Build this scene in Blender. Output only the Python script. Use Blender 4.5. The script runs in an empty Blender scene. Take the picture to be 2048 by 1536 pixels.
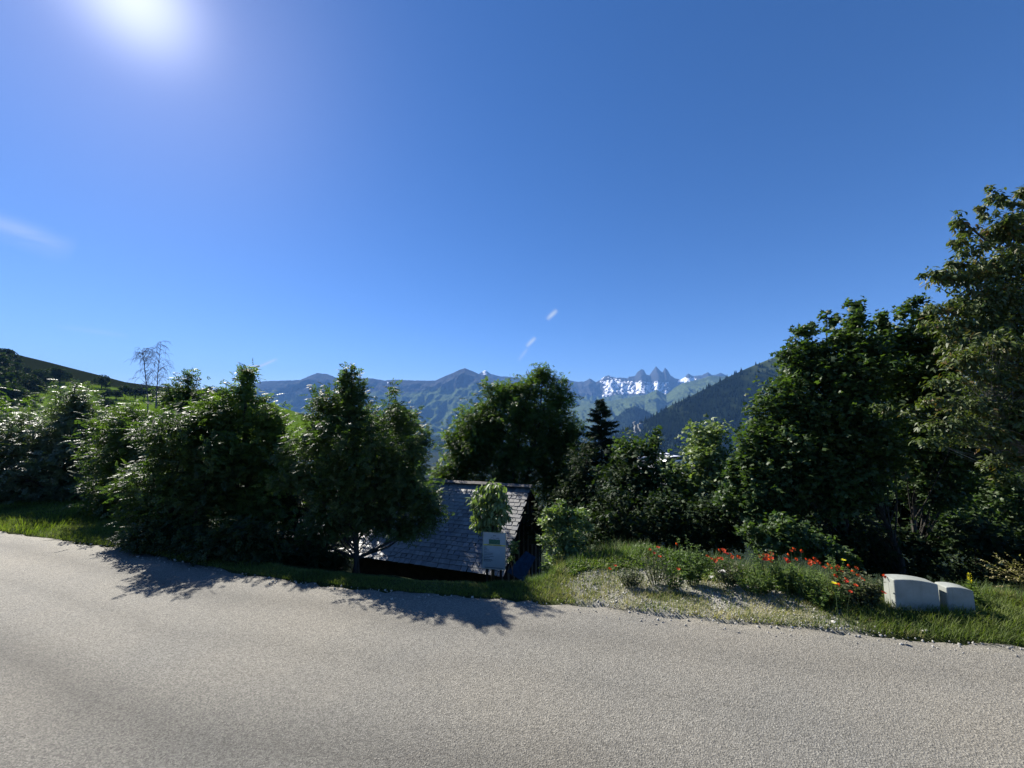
import bpy, math, random
import numpy as np
from mathutils import Vector, Matrix

random.seed(7)
RNG = np.random.default_rng(11)
scene = bpy.context.scene
COL = scene.collection

# ------------------------------------------------------------------ camera
EYE = 2.2
PITCH = math.radians(5.0)
FPX = 770.0                       # focal length in pixels of the 2048 px wide photograph
cam_data = bpy.data.cameras.new('camera')
cam_data.sensor_width = 36.0
cam_data.lens = FPX / 2048 * 36.0
cam_data.clip_start = 0.05
cam_data.clip_end = 60000
cam = bpy.data.objects.new('camera', cam_data)
COL.objects.link(cam)
cam.location = (0, 0, EYE)
cam.rotation_euler = (math.radians(90) + PITCH, 0, 0)
scene.camera = cam

# ------------------------------------------------------------------ light and exposure
SUN_EL = math.radians(39.4)
SUN_AZ = math.radians(-47.4)      # from +Y towards +X
sun_dir = Vector((math.sin(SUN_AZ) * math.cos(SUN_EL), math.cos(SUN_AZ) * math.cos(SUN_EL), math.sin(SUN_EL)))
sl = bpy.data.lights.new('sun', 'SUN')
sl.energy = 5.0
sl.angle = math.radians(0.5)
sl.color = (1.0, 0.95, 0.87)
so = bpy.data.objects.new('sun', sl)
COL.objects.link(so)
so.location = sun_dir * 60
so.rotation_euler = sun_dir.to_track_quat('Z', 'Y').to_euler()

scene.view_settings.view_transform = 'Standard'
scene.view_settings.look = 'None'
scene.view_settings.gamma = 1
scene.view_settings.exposure = 1.28
scene.view_settings.use_curve_mapping = False

SKY_STRENGTH = 0.05
world = bpy.data.worlds.new('World')
scene.world = world
world.use_nodes = True
wn, wl = world.node_tree.nodes, world.node_tree.links
wn.clear()
w_out = wn.new('ShaderNodeOutputWorld')
w_bg = wn.new('ShaderNodeBackground')
w_sky = wn.new('ShaderNodeTexSky')
w_sky.sky_type = 'NISHITA'
w_sky.sun_disc = False
w_sky.sun_elevation = SUN_EL
w_sky.sun_rotation = SUN_AZ
w_sky.altitude = 1500
w_sky.air_density = 1.0
w_sky.dust_density = 0.35
w_sky.ozone_density = 4.0


def wmath(op, a, b=None, c=None):
    n = wn.new('ShaderNodeMath')
    n.operation = op
    for i, v in enumerate((a, b, c)):
        if v is None:
            continue
        if isinstance(v, (int, float)):
            n.inputs[i].default_value = v
        else:
            wl.new(v, n.inputs[i])
    return n.outputs[0]


def px_uv(x, y):
    """direction of a photograph pixel as world slopes X/Y and Z/Y"""
    a, b = (x - 1024) / FPX, (768 - y) / FPX
    fy = math.cos(PITCH) - math.sin(PITCH) * b
    return a / fy, (math.sin(PITCH) + math.cos(PITCH) * b) / fy


w_geo = wn.new('ShaderNodeTexCoord')
w_sep = wn.new('ShaderNodeSeparateXYZ')
wl.new(w_geo.outputs['Generated'], w_sep.inputs[0])
w_y = wmath('MAXIMUM', w_sep.outputs[1], 0.01)
w_u = wmath('DIVIDE', w_sep.outputs[0], w_y)
w_v = wmath('DIVIDE', w_sep.outputs[2], w_y)
w_noise = wn.new('ShaderNodeTexNoise')
w_noise.inputs['Scale'].default_value = 9
w_noise.inputs['Detail'].default_value = 7
w_map = wn.new('ShaderNodeMapping')
w_map.inputs['Scale'].default_value = (1.0, 1.0, 4.5)
wl.new(w_geo.outputs['Generated'], w_map.inputs[0])
wl.new(w_map.outputs[0], w_noise.inputs['Vector'])


def wisp(x0, y0, x1, y1, width, strength, breakup):
    """a thin cloud lying along one line of the sky"""
    u0, v0 = px_uv(x0, y0)
    u1, v1 = px_uv(x1, y1)
    L = math.hypot(u1 - u0, v1 - v0)
    dx, dy = (u1 - u0) / L, (v1 - v0) / L
    du = wmath('SUBTRACT', w_u, u0)
    dv = wmath('SUBTRACT', w_v, v0)
    along = wmath('ADD', wmath('MULTIPLY', du, dx), wmath('MULTIPLY', dv, dy))
    perp = wmath('ABSOLUTE', wmath('SUBTRACT', wmath('MULTIPLY', du, dy), wmath('MULTIPLY', dv, dx)))
    t = wmath('DIVIDE', along, L)
    end = wmath('MULTIPLY', wmath('MULTIPLY', t, wmath('SUBTRACT', 1.0, t)), 4.0)
    end = wmath('POWER', wmath('MAXIMUM', end, 0.0), 0.7)
    side = wmath('SUBTRACT', 1.0, wmath('DIVIDE', perp, width / FPX))
    side = wmath('POWER', wmath('MAXIMUM', side, 0.0), 1.5)
    nz = wmath('ADD', 1 - breakup, wmath('MULTIPLY', wmath('SUBTRACT', w_noise.outputs[0], 0.28), breakup * 2.6))
    m = wmath('MULTIPLY', wmath('MULTIPLY', end, side), wmath('MAXIMUM', nz, 0.0))
    return wmath('MULTIPLY', m, strength)


mask = wisp(-150, 395, 150, 505, 40, 0.6, 1.0)
mask = wmath('MAXIMUM', mask, wisp(-120, 430, 110, 475, 12, 0.5, 1.0))
for args in ((505, 739, 556, 717, 5, 1.0, 0.1), (1052, 694, 1072, 674, 7, 0.8, 0.1), (1093, 640, 1115, 619, 8, 0.85, 0.2),
             (1036, 722, 1056, 696, 6, 0.4, 0.3), (110, 652, 260, 672, 8, 0.25, 0.5)):
    mask = wmath('MAXIMUM', mask, wisp(*args))
mask = wmath('MINIMUM', mask, 1.0)
w_mix = wn.new('ShaderNodeMixRGB')
wl.new(mask, w_mix.inputs[0])
w_hs = wn.new('ShaderNodeHueSaturation')
w_hs.inputs['Saturation'].default_value = 1.22
wl.new(w_sky.outputs[0], w_hs.inputs['Color'])
w_tint = wn.new('ShaderNodeMixRGB')
w_tint.blend_type = 'MULTIPLY'
w_tint.inputs[0].default_value = 1.0
w_tint.inputs[2].default_value = (1.03, 0.96, 1.13, 1)
wl.new(w_hs.outputs[0], w_tint.inputs[1])
wl.new(w_tint.outputs[0], w_mix.inputs[1])
w_mix.inputs[2].default_value = (6.2, 6.8, 7.4, 1)
# bright aureole of forward-scattered light round the sun
w_dot = wn.new('ShaderNodeVectorMath')
w_dot.operation = 'DOT_PRODUCT'
wl.new(w_geo.outputs['Generated'], w_dot.inputs[0])
w_dot.inputs[1].default_value = sun_dir
w_c = wmath('SUBTRACT', 1.0, w_dot.outputs['Value'])
w_a = wmath('ADD', wmath('MULTIPLY', wmath('EXPONENT', wmath('MULTIPLY', w_c, -420.0)), 6.0), wmath('MULTIPLY', wmath('EXPONENT', wmath('MULTIPLY', w_c, -34.0)), 0.5))
w_sc = wn.new('ShaderNodeVectorMath')
w_sc.operation = 'SCALE'
w_sc.inputs[0].default_value = (1.0, 0.97, 0.93)
wl.new(w_a, w_sc.inputs['Scale'])
w_add = wn.new('ShaderNodeVectorMath')
w_add.operation = 'ADD'
wl.new(w_mix.outputs[0], w_add.inputs[0])
wl.new(w_sc.outputs[0], w_add.inputs[1])
wl.new(w_add.outputs[0], w_bg.inputs[0])
w_bg.inputs[1].default_value = SKY_STRENGTH
wl.new(w_bg.outputs[0], w_out.inputs[0])


# ------------------------------------------------------------------ helpers
def P(x, y, d):
    """the point seen at photograph pixel (x, y), d metres in front (along +Y)"""
    u, v = px_uv(x, y)
    return np.array((u * d, d, EYE + v * d))


def Pv(x, y, d):
    x, y, d = np.broadcast_arrays(np.asarray(x, float), np.asarray(y, float), np.asarray(d, float))
    a, b = (x - 1024) / FPX, (768 - y) / FPX
    fy = math.cos(PITCH) - math.sin(PITCH) * b
    return np.stack([a / fy * d, d, EYE + (math.sin(PITCH) + math.cos(PITCH) * b) / fy * d], -1)


def tag(o, label=None, cat=None, group=None, kind=None):
    if label: o['label'] = label
    if cat: o['category'] = cat
    if group: o['group'] = group
    if kind: o['kind'] = kind
    return o


def empty(name, loc, label, cat, group=None, rz=0.0):
    o = bpy.data.objects.new(name, None)
    o.location = [float(v) for v in loc]
    o.rotation_euler = (0, 0, rz)
    o.empty_display_size = 0.1
    COL.objects.link(o)
    return tag(o, label, cat, group)


def mesh_np(name, V, F, mat=None, attrs=None, smooth=False, uv=None):
    """V (n,3), F (m,k) or list of such arrays with different k"""
    V = np.ascontiguousarray(V, dtype=np.float32)
    Fs = F if isinstance(F, list) else [F]
    me = bpy.data.meshes.new(name)
    me.vertices.add(len(V))
    me.vertices.foreach_set('co', V.ravel())
    loops = np.concatenate([f.ravel() for f in Fs]).astype(np.int32)
    sizes = np.concatenate([np.full(len(f), f.shape[1]) for f in Fs]).astype(np.int32)
    starts = np.concatenate([[0], np.cumsum(sizes)[:-1]]).astype(np.int32)
    me.loops.add(len(loops))
    me.loops.foreach_set('vertex_index', loops)
    me.polygons.add(len(sizes))
    me.polygons.foreach_set('loop_start', starts)
    me.polygons.foreach_set('loop_total', sizes)
    me.update(calc_edges=True)
    me.validate()
    if smooth:
        me.polygons.foreach_set('use_smooth', np.ones(len(me.polygons), bool))
    for k, a in (attrs or {}).items():
        at = me.attributes.new(k, 'FLOAT', 'POINT')
        at.data.foreach_set('value', np.asarray(a, np.float32))
    if mat: me.materials.append(mat)
    return me


def obj(name, me, parent=None):
    o = bpy.data.objects.new(name, me)
    COL.objects.link(o)
    if parent: o.parent = parent
    return o


class MB:
    """collects simple solids into one mesh"""
    def __init__(self):
        self.v, self.f = [], []

    def box(self, c, s, R=None):
        n = len(self.v)
        for dx in (-.5, .5):
            for dy in (-.5, .5):
                for dz in (-.5, .5):
                    p = Vector((dx * s[0], dy * s[1], dz * s[2]))
                    if R: p = R @ p
                    self.v.append(tuple(Vector(c) + p))
        for q in ((0, 1, 3, 2), (4, 6, 7, 5), (0, 4, 5, 1), (2, 3, 7, 6), (0, 2, 6, 4), (1, 5, 7, 3)):
            self.f.append(tuple(n + i for i in q))
        return self

    def tube(self, pts, rads, k=6, cap=True):
        pts = [Vector(p) for p in pts]
        rings = []
        for i, p in enumerate(pts):
            t = (pts[min(i + 1, len(pts) - 1)] - pts[max(i - 1, 0)])
            if t.length < 1e-9: t = Vector((0, 0, 1))
            t.normalize()
            a = t.cross(Vector((0.31, 0.95, 0.05)))
            if a.length < 1e-3: a = t.cross(Vector((1, 0, 0)))
            a.normalize()
            b = t.cross(a)
            n = len(self.v)
            for j in range(k):
                an = 2 * math.pi * j / k
                self.v.append(tuple(p + (a * math.cos(an) + b * math.sin(an)) * rads[i]))
            rings.append(n)
        for i in range(len(rings) - 1):
            for j in range(k):
                self.f.append((rings[i] + j, rings[i] + (j + 1) % k, rings[i + 1] + (j + 1) % k, rings[i + 1] + j))
        if cap:
            self.f.append(tuple(rings[-1] + j for j in range(k)))
            self.f.append(tuple(rings[0] + j for j in reversed(range(k))))
        return self

    def prism(self, poly, y0, y1):
        """polygon in XZ extruded along Y"""
        n, k = len(self.v), len(poly)
        for y in (y0, y1):
            for (x, z) in poly: self.v.append((x, y, z))
        self.f.append(tuple(n + i for i in range(k)))
        self.f.append(tuple(n + k + i for i in reversed(range(k))))
        for i in range(k):
            j = (i + 1) % k
            self.f.append((n + i, n + k + i, n + k + j, n + j))
        return self

    def build(self, name, mat, parent=None, smooth=False, bevel=0.0):
        me = bpy.data.meshes.new(name)
        me.from_pydata(self.v, [], self.f)
        me.update()
        if smooth: me.polygons.foreach_set('use_smooth', [True] * len(me.polygons))
        me.materials.append(mat)
        o = obj(name, me, parent)
        if bevel:
            m = o.modifiers.new('bevel', 'BEVEL')
            m.width = bevel
            m.segments = 3
        return o


# value noise
def _hash(ix, iy, iz):
    h = (ix * 374761393 + iy * 668265263 + iz * 1442695041) & 0xffffffff
    h = ((h ^ (h >> 13)) * 1274126177) & 0xffffffff
    return ((h ^ (h >> 16)) & 0xffff) / 65535.0


def noise(x, y, z=0.0):
    x, y, z = np.broadcast_arrays(np.asarray(x, float), np.asarray(y, float), np.asarray(z, float))
    ix, iy, iz = (np.floor(a).astype(np.int64) for a in (x, y, z))
    fx, fy, fz = x - ix, y - iy, z - iz
    fx, fy, fz = (a * a * (3 - 2 * a) for a in (fx, fy, fz))
    r = 0
    for dx in (0, 1):
        for dy in (0, 1):
            for dz in (0, 1):
                w = (fx if dx else 1 - fx) * (fy if dy else 1 - fy) * (fz if dz else 1 - fz)
                r = r + w * _hash(ix + dx, iy + dy, iz + dz)
    return r


def fbm(x, y, z=0.0, oct=4, ridged=False):
    s, a, t = 0, 1.0, 0
    for o in range(oct):
        n = noise(x * 2 ** o + 17.3 * o, y * 2 ** o + 5.1 * o, np.asarray(z) * 2 ** o)
        if ridged: n = 1 - np.abs(2 * n - 1)
        s = s + a * n
        t += a
        a *= 0.5
    return s / t


# ------------------------------------------------------------------ materials
class Mat:
    def __init__(self, name):
        self.m = bpy.data.materials.new(name)
        self.m.use_nodes = True
        self.n, self.l = self.m.node_tree.nodes, self.m.node_tree.links
        self.p = self.n['Principled BSDF']
        self.out = self.n['Material Output']

    def node(self, t, **k):
        n = self.n.new(t)
        for a, v in k.items(): setattr(n, a, v)
        return n

    def noise(self, scale, detail=4, vec=None, rough=0.5):
        n = self.node('ShaderNodeTexNoise')
        n.inputs['Scale'].default_value = scale
        n.inputs['Detail'].default_value = detail
        n.inputs['Roughness'].default_value = rough
        if vec is None:
            vec = self.coord()
        self.l.new(vec, n.inputs['Vector'])
        return n.outputs[0]

    def coord(self):
        if not hasattr(self, '_c'):
            self._c = self.node('ShaderNodeNewGeometry').outputs['Position']
        return self._c

    def objcoord(self):
        return self.node('ShaderNodeTexCoord').outputs['Object']

    def attr(self, name):
        return self.node('ShaderNodeAttribute', attribute_name=name).outputs['Fac']

    def ramp(self, fac, stops):
        r = self.node('ShaderNodeValToRGB')
        e = r.color_ramp.elements
        while len(e) < len(stops): e.new(0.5)
        for i, (p, c) in enumerate(stops):
            e[i].position = p
            e[i].color = (c[0], c[1], c[2], 1) if not isinstance(c, (int, float)) else (c, c, c, 1)
        self.l.new(fac, r.inputs[0])
        return r.outputs[0]

    def mix(self, fac, a, b, mode='MIX'):
        n = self.node('ShaderNodeMixRGB', blend_type=mode)
        for i, v in enumerate((fac, a, b)):
            if isinstance(v, (int, float)): n.inputs[i].default_value = v if i == 0 else (v, v, v, 1)
            elif isinstance(v, tuple): n.inputs[i].default_value = (*v, 1)
            else: self.l.new(v, n.inputs[i])
        return n.outputs[0]

    def math(self, op, a, b=None):
        n = self.node('ShaderNodeMath', operation=op)
        for i, v in enumerate((a, b)):
            if v is None: continue
            if isinstance(v, (int, float)): n.inputs[i].default_value = v
            else: self.l.new(v, n.inputs[i])
        return n.outputs[0]

    def bump(self, h, strength=0.5, dist=0.01):
        b = self.node('ShaderNodeBump')
        b.inputs['Strength'].default_value = strength
        b.inputs['Distance'].default_value = dist
        self.l.new(h, b.inputs['Height'])
        self.l.new(b.outputs[0], self.p.inputs['Normal'])

    def color(self, c):
        if isinstance(c, tuple): self.p.inputs['Base Color'].default_value = (*c, 1)
        else: self.l.new(c, self.p.inputs['Base Color'])
        return self

    def rough(self, r, spec=0.5):
        self.p.inputs['Roughness'].default_value = r
        self.p.inputs['Specular IOR Level'].default_value = spec
        return self


def leaf_mat(name, dark, light, trans=0.35, rough=0.42, spec=0.5, brown=None):
    m = Mat(name)
    tone = m.attr('tone')
    c = m.ramp(tone, [(0.0, dark), (0.75, light)] if brown is None else [(0.0, dark), (0.7, light), (0.95, brown)])
    big = m.noise(1.3, 2)
    c = m.mix(m.ramp(big, [(0.35, 0.0), (0.65, 1.0)]), c, m.mix(1.0, c, (0.72, 0.8, 0.72), 'MULTIPLY'))
    m.color(c).rough(rough, spec)
    t = m.node('ShaderNodeBsdfTranslucent')
    tc = m.mix(1.0, c, (1.5, 1.7, 0.5), 'MULTIPLY')
    m.l.new(tc, t.inputs[0])
    mx = m.node('ShaderNodeMixShader')
    mx.inputs[0].default_value = trans
    m.l.new(m.p.outputs[0], mx.inputs[1])
    m.l.new(t.outputs[0], mx.inputs[2])
    m.l.new(mx.outputs[0], m.out.inputs[0])
    return m.m


def bark_mat(name, a, b):
    m = Mat(name)
    mp = m.node('ShaderNodeMapping')
    mp.inputs['Scale'].default_value = (30, 30, 6)
    m.l.new(m.coord(), mp.inputs[0])
    n = m.noise(1.0, 5, mp.outputs[0])
    m.color(m.ramp(n, [(0.35, a), (0.65, b)])).rough(0.9, 0.2)
    m.bump(n, 0.6, 0.01)
    return m.m


M = {}
M['ash'] = leaf_mat('ash_leaf', (0.032, 0.058, 0.021), (0.075, 0.112, 0.035), 0.44, 0.52, 0.38)
M['ash_b'] = leaf_mat('ash_leaf_bright', (0.04, 0.075, 0.02), (0.10, 0.145, 0.035), 0.44, 0.52, 0.36)
M['willow'] = leaf_mat('grey_leaf', (0.045, 0.07, 0.04), (0.10, 0.13, 0.075), 0.3, 0.5, 0.6)
M['maple'] = leaf_mat('maple_leaf', (0.03, 0.055, 0.022), (0.075, 0.115, 0.035), 0.36, 0.52, 0.42)
M['cherry'] = leaf_mat('cherry_leaf', (0.045, 0.065, 0.025), (0.10, 0.125, 0.04), 0.34, 0.5, 0.4, (0.13, 0.075, 0.03))
M['shrub'] = leaf_mat('shrub_leaf', (0.09, 0.125, 0.05), (0.19, 0.24, 0.10), 0.35, 0.5, 0.45)
M['dark'] = leaf_mat('painted_shade_leaf', (0.012, 0.024, 0.010), (0.035, 0.055, 0.018), 0.2, 0.6, 0.2)  # darker leaf copy: shade of the deep trees and bushes put into the colour
M['needle'] = leaf_mat('needles', (0.016, 0.032, 0.016), (0.042, 0.066, 0.03), 0.12, 0.6, 0.3)
M['far_leaf'] = leaf_mat('hill_leaf', (0.012, 0.024, 0.010), (0.04, 0.062, 0.02), 0.2, 0.8, 0.1)
M['weed'] = leaf_mat('weed_leaf', (0.05, 0.085, 0.025), (0.13, 0.18, 0.05), 0.4, 0.55, 0.3)
M['grass'] = leaf_mat('grass_blade', (0.05, 0.08, 0.018), (0.15, 0.18, 0.045), 0.42, 0.6, 0.25, (0.22, 0.19, 0.09))
M['straw'] = leaf_mat('dry_grass', (0.18, 0.16, 0.07), (0.42, 0.36, 0.19), 0.35, 0.6, 0.3)
M['bark'] = bark_mat('bark', (0.02, 0.018, 0.015), (0.07, 0.065, 0.055))
M['twig'] = bark_mat('twig_bark', (0.09, 0.09, 0.10), (0.17, 0.17, 0.19))
M['bark_pale'] = bark_mat('pale_bark', (0.10, 0.09, 0.08), (0.22, 0.21, 0.19))


def simple(name, c, rough=0.7, spec=0.4, var=0.25, scale=8.0, bump=0.2, bd=0.004):
    m = Mat(name)
    n = m.noise(scale, 6)
    a = tuple(max(0, v * (1 - var)) for v in c)
    b = tuple(v * (1 + var) for v in c)
    m.color(m.ramp(n, [(0.3, a), (0.7, b)])).rough(rough, spec)
    m.bump(m.noise(scale * 6, 4), bump, bd)
    return m.m


# ------------------------------------------------------------------ ground shape
EDGE_PX = [(0, 1062), (110, 1078), (250, 1097), (400, 1130), (560, 1158), (700, 1173), (850, 1187), (1000, 1197), (1150, 1209),
           (1300, 1225), (1500, 1246), (1700, 1264), (1850, 1277), (2048, 1294)]


def on_plane(x, y, z=0.0):
    u, v = px_uv(x, y)
    d = (z - EYE) / v
    return u * d, d


_e = [on_plane(*p) for p in EDGE_PX]
EX = np.array([-400, -60, -24, -14.5] + [p[0] for p in _e] + [7.5, 14, 30, 400])
EY = np.array([60, 22, 11.6, 8.9] + [p[1] for p in _e] + [3.25, 2.3, 0.5, -30])


def edge_y(x):
    return np.interp(x, EX, EY)


def smooth(a, b, t):
    t = np.clip((t - a) / (b - a), 0, 1)
    return t * t * (3 - 2 * t)


VW = [(-60, 6), (-14, 3.4), (-9.5, 1.5), (-7.2, 0.8), (-5, 0.4), (-3, 0.28), (-0.5, 0.3), (0.4, 0.55), (1.0, 1.35), (2.0, 1.85), (3.0, 1.4), (4.0, 1.0), (6, 1.1), (12, 1.1), (60, 2)]


def verge_w(x):
    return np.interp(x, [v[0] for v in VW], [v[1] for v in VW])


def ground_z(x, y):
    x, y = np.asarray(x, float), np.asarray(y, float)
    s = y - edge_y(x)
    w = verge_w(x)
    t = np.maximum(s - w, 0)
    left = smooth(-6, -14, x)
    # first bank, then the long hillside down into the valley
    drop = 0.42 * t + 0.45 * np.maximum(t - 1.4, 0)
    drop = np.where(t > 6.5, 0.42 * 6.5 + 0.45 * 5.1 + 0.33 * (t - 6.5), drop)
    drop_left = 0.12 * t
    drop_left = np.where(t > 20, 2.4 + 0.3 * (t - 20), drop_left)
    d = drop * (1 - left) + drop_left * left
    d = np.where(d > 150, 150 + (d - 150) * 0.5, d)
    d = np.minimum(d, 420)
    bump = (fbm(x * 0.9, y * 0.9, 3.1, 4) - 0.5) * 0.22 * smooth(0.1, 1.2, s) + (fbm(x * 5, y * 5, 1.7, 3) - 0.5) * 0.06 * smooth(0.02, 0.3, s)
    mound = 0.04 * smooth(3.2, 3.9, x) * smooth(0.02, 0.5, s) + 0.10 * np.exp(-((x - 1.9) / 1.3) ** 2) * smooth(0.2, 1.4, s) * (1 - smooth(2.2, 3.5, s))
    z = np.where(s > 0, -d + bump + mound + 0.012, -0.06)
    return np.where(s < -9.0, 0.04, z)


def grid_mesh(name, X, Y, Z, mat, attrs=None, smooth_=True):
    n, m = X.shape
    V = np.stack([X.ravel(), Y.ravel(), Z.ravel()], -1)
    i = np.arange(n * m).reshape(n, m)
    F = np.stack([i[:-1, :-1].ravel(), i[1:, :-1].ravel(), i[1:, 1:].ravel(), i[:-1, 1:].ravel()], -1)
    return mesh_np(name, V, F, mat, attrs, smooth_)


def gravel_mask(x, y):
    s = y - edge_y(x)
    m = smooth(0.5, 1.1, x) * (1 - smooth(3.3, 3.9, x)) * (1 - smooth(0.75, 1.1, s / np.maximum(verge_w(x), 0.1)))
    n = fbm(x * 1.6, y * 2.2, 9.0, 4)
    return m * smooth(0.36, 0.5, n + 0.12 * m)


# ground sheet (soil, turf and gravel)
mg = Mat('ground')
gr = mg.attr('gravel')
n1, n2, n3 = mg.noise(1.2, 5), mg.noise(22, 6), mg.noise(120, 3)
soil = mg.ramp(n2, [(0.3, (0.03, 0.038, 0.012)), (0.55, (0.055, 0.07, 0.022)), (0.75, (0.10, 0.09, 0.05))])
stone = mg.ramp(n3, [(0.32, (0.13, 0.12, 0.10)), (0.5, (0.28, 0.265, 0.235)), (0.66, (0.48, 0.47, 0.43))])
mg.color(mg.mix(mg.math('MULTIPLY', gr, 0.85), mg.mix(mg.attr('wild'), soil, (0.012, 0.018, 0.008)), stone)).rough(1.0, 0.03)
mg.bump(mg.math('ADD', n3, n2), 0.6, 0.012)
M['ground'] = mg.m


def spaced(*segs):
    out = []
    for a, b, st in segs: out.append(np.arange(a, b, st))
    return np.unique(np.round(np.concatenate(out), 4))


gx = spaced((-15000, -600, 900), (-600, -60, 30), (-60, -14, 1.0), (-14, 9, 0.09), (9, 60, 1.0), (60, 600, 30), (600, 15100, 900))
ss = spaced((-60, -9.2, 5), (-9.2, -0.3, 2), (-0.3, 0, 0.3), (0, 3.2, 0.07), (3.2, 12, 0.4), (12, 60, 3), (60, 600, 40), (600, 12200, 600))
GX, SS = np.meshgrid(gx, ss, indexing='ij')
GY = edge_y(GX) + SS
GZ = ground_z(GX, GY)
GZ[np.isclose(SS, 0)] = -0.06
g = obj('ground', grid_mesh('ground', GX, GY, GZ, M['ground'], {'gravel': gravel_mask(GX, GY).ravel(), 'wild': smooth(0.3, 1.6, SS - verge_w(GX)).ravel()}))
tag(g, 'soil, turf and gravel bank beyond the road falling away to the valley', kind='structure')

# ------------------------------------------------------------------ road
mr = Mat('asphalt')
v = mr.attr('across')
u = mr.attr('along')
a1 = mr.noise(120, 3, rough=0.7)
a2 = mr.noise(230, 2, rough=0.7)
vor = mr.node('ShaderNodeTexVoronoi')
vor.inputs['Scale'].default_value = 95
mr.l.new(mr.coord(), vor.inputs['Vector'])
grain = mr.ramp(mr.math('ADD', mr.math('MULTIPLY', a1, 0.6), mr.math('MULTIPLY', a2, 0.4)), [(0.36, (0.115, 0.107, 0.09)), (0.5, (0.245, 0.232, 0.198)), (0.64, (0.42, 0.40, 0.345))])
sepv = mr.node('ShaderNodeSeparateColor')
mr.l.new(vor.outputs['Color'], sepv.inputs[0])
stonec = mr.ramp(sepv.outputs[0], [(0.0, 0.62), (0.5, 1.0), (1.0, 1.36)])
col = mr.mix(1.0, grain, stonec, 'MULTIPLY')
patch = mr.noise(0.55, 4)
col = mr.mix(1.0, col, mr.ramp(patch, [(0.3, (0.86, 0.87, 0.88)), (0.7, (1.08, 1.05, 1.0))]), 'MULTIPLY')
wob = mr.math('ADD', v, mr.math('MULTIPLY', mr.math('SUBTRACT', mr.noise(0.5, 3), 0.5), 0.7))
for c0, wd, amt in ((0.62, 0.28, 0.70), (1.35, 0.2, 0.84), (2.3, 0.42, 0.56), (3.6, 1.0, 0.62), (6.0, 0.9, 0.74)):
    d = mr.math('ABSOLUTE', mr.math('SUBTRACT', wob, c0))
    band = mr.ramp(mr.math('DIVIDE', d, wd), [(0.0, amt), (1.0, 1.0)])
    fade = mr.ramp(mr.math('ADD', mr.math('MULTIPLY', u, 0.08), 0.6), [(0.2, 1.0), (0.72, 0.42)])
    col = mr.mix(fade, col, mr.mix(1.0, col, band, 'MULTIPLY'))
col = mr.mix(1.0, col, mr.ramp(mr.math('MULTIPLY', v, 0.1), [(0.0, (0.74, 0.74, 0.74)), (0.14, (0.73, 0.73, 0.725)), (0.30, (0.55, 0.555, 0.56))]), 'MULTIPLY')  # nearer road darkened: lens falloff and fading sheen painted into the colour
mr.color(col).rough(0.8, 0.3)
mr.bump(mr.math('ADD', a1, mr.math('MULTIPLY', vor.outputs[0], 1.2)), 0.7, 0.007)
M['asphalt'] = mr.m
rx = spaced((-400, -60, 20), (-60, -16, 2), (-16, 9, 0.15), (9, 60, 2), (60, 400, 20))
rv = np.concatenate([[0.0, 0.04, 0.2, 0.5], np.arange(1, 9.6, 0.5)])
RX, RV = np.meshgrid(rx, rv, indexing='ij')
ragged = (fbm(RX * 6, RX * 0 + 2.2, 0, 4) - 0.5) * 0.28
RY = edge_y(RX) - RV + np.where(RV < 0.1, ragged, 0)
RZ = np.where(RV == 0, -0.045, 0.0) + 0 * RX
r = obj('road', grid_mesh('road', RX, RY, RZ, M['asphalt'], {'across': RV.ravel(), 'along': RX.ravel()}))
tag(r, 'light grey chip-sealed mountain road curving past the trees', kind='structure')

# pavement corner poking into the lower left of the photograph
M['concrete_pale'] = simple('pale_concrete', (0.4, 0.39, 0.37), 0.8, 0.3, 0.12, 14)
cx_, cy_ = on_plane(-10, 1535)
ring = []
for k in range(16):
    a = math.radians(-20 + 110 * k / 15)
    ring.append((cx_ - 1.0 + math.cos(a) * 1.02, cy_ - 1.0 + math.sin(a) * 1.02))
ring = ring + [(cx_ - 4.5, ring[-1][1]), (cx_ - 4.5, cy_ - 3), (ring[0][0], cy_ - 3)]
mb = MB()
n = len(ring)
mb.v = [(x, y, -0.03) for x, y in ring] + [(x, y, 0.09) for x, y in ring]
mb.f = [tuple(range(n, 2 * n))] + [(i, (i + 1) % n, n + (i + 1) % n, n + i) for i in range(n)]
pv = mb.build('pavement', M['concrete_pale'], bevel=0.012)
tag(pv, 'pale concrete pavement corner at the near side of the road', kind='structure')

# ------------------------------------------------------------------ far relief


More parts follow.
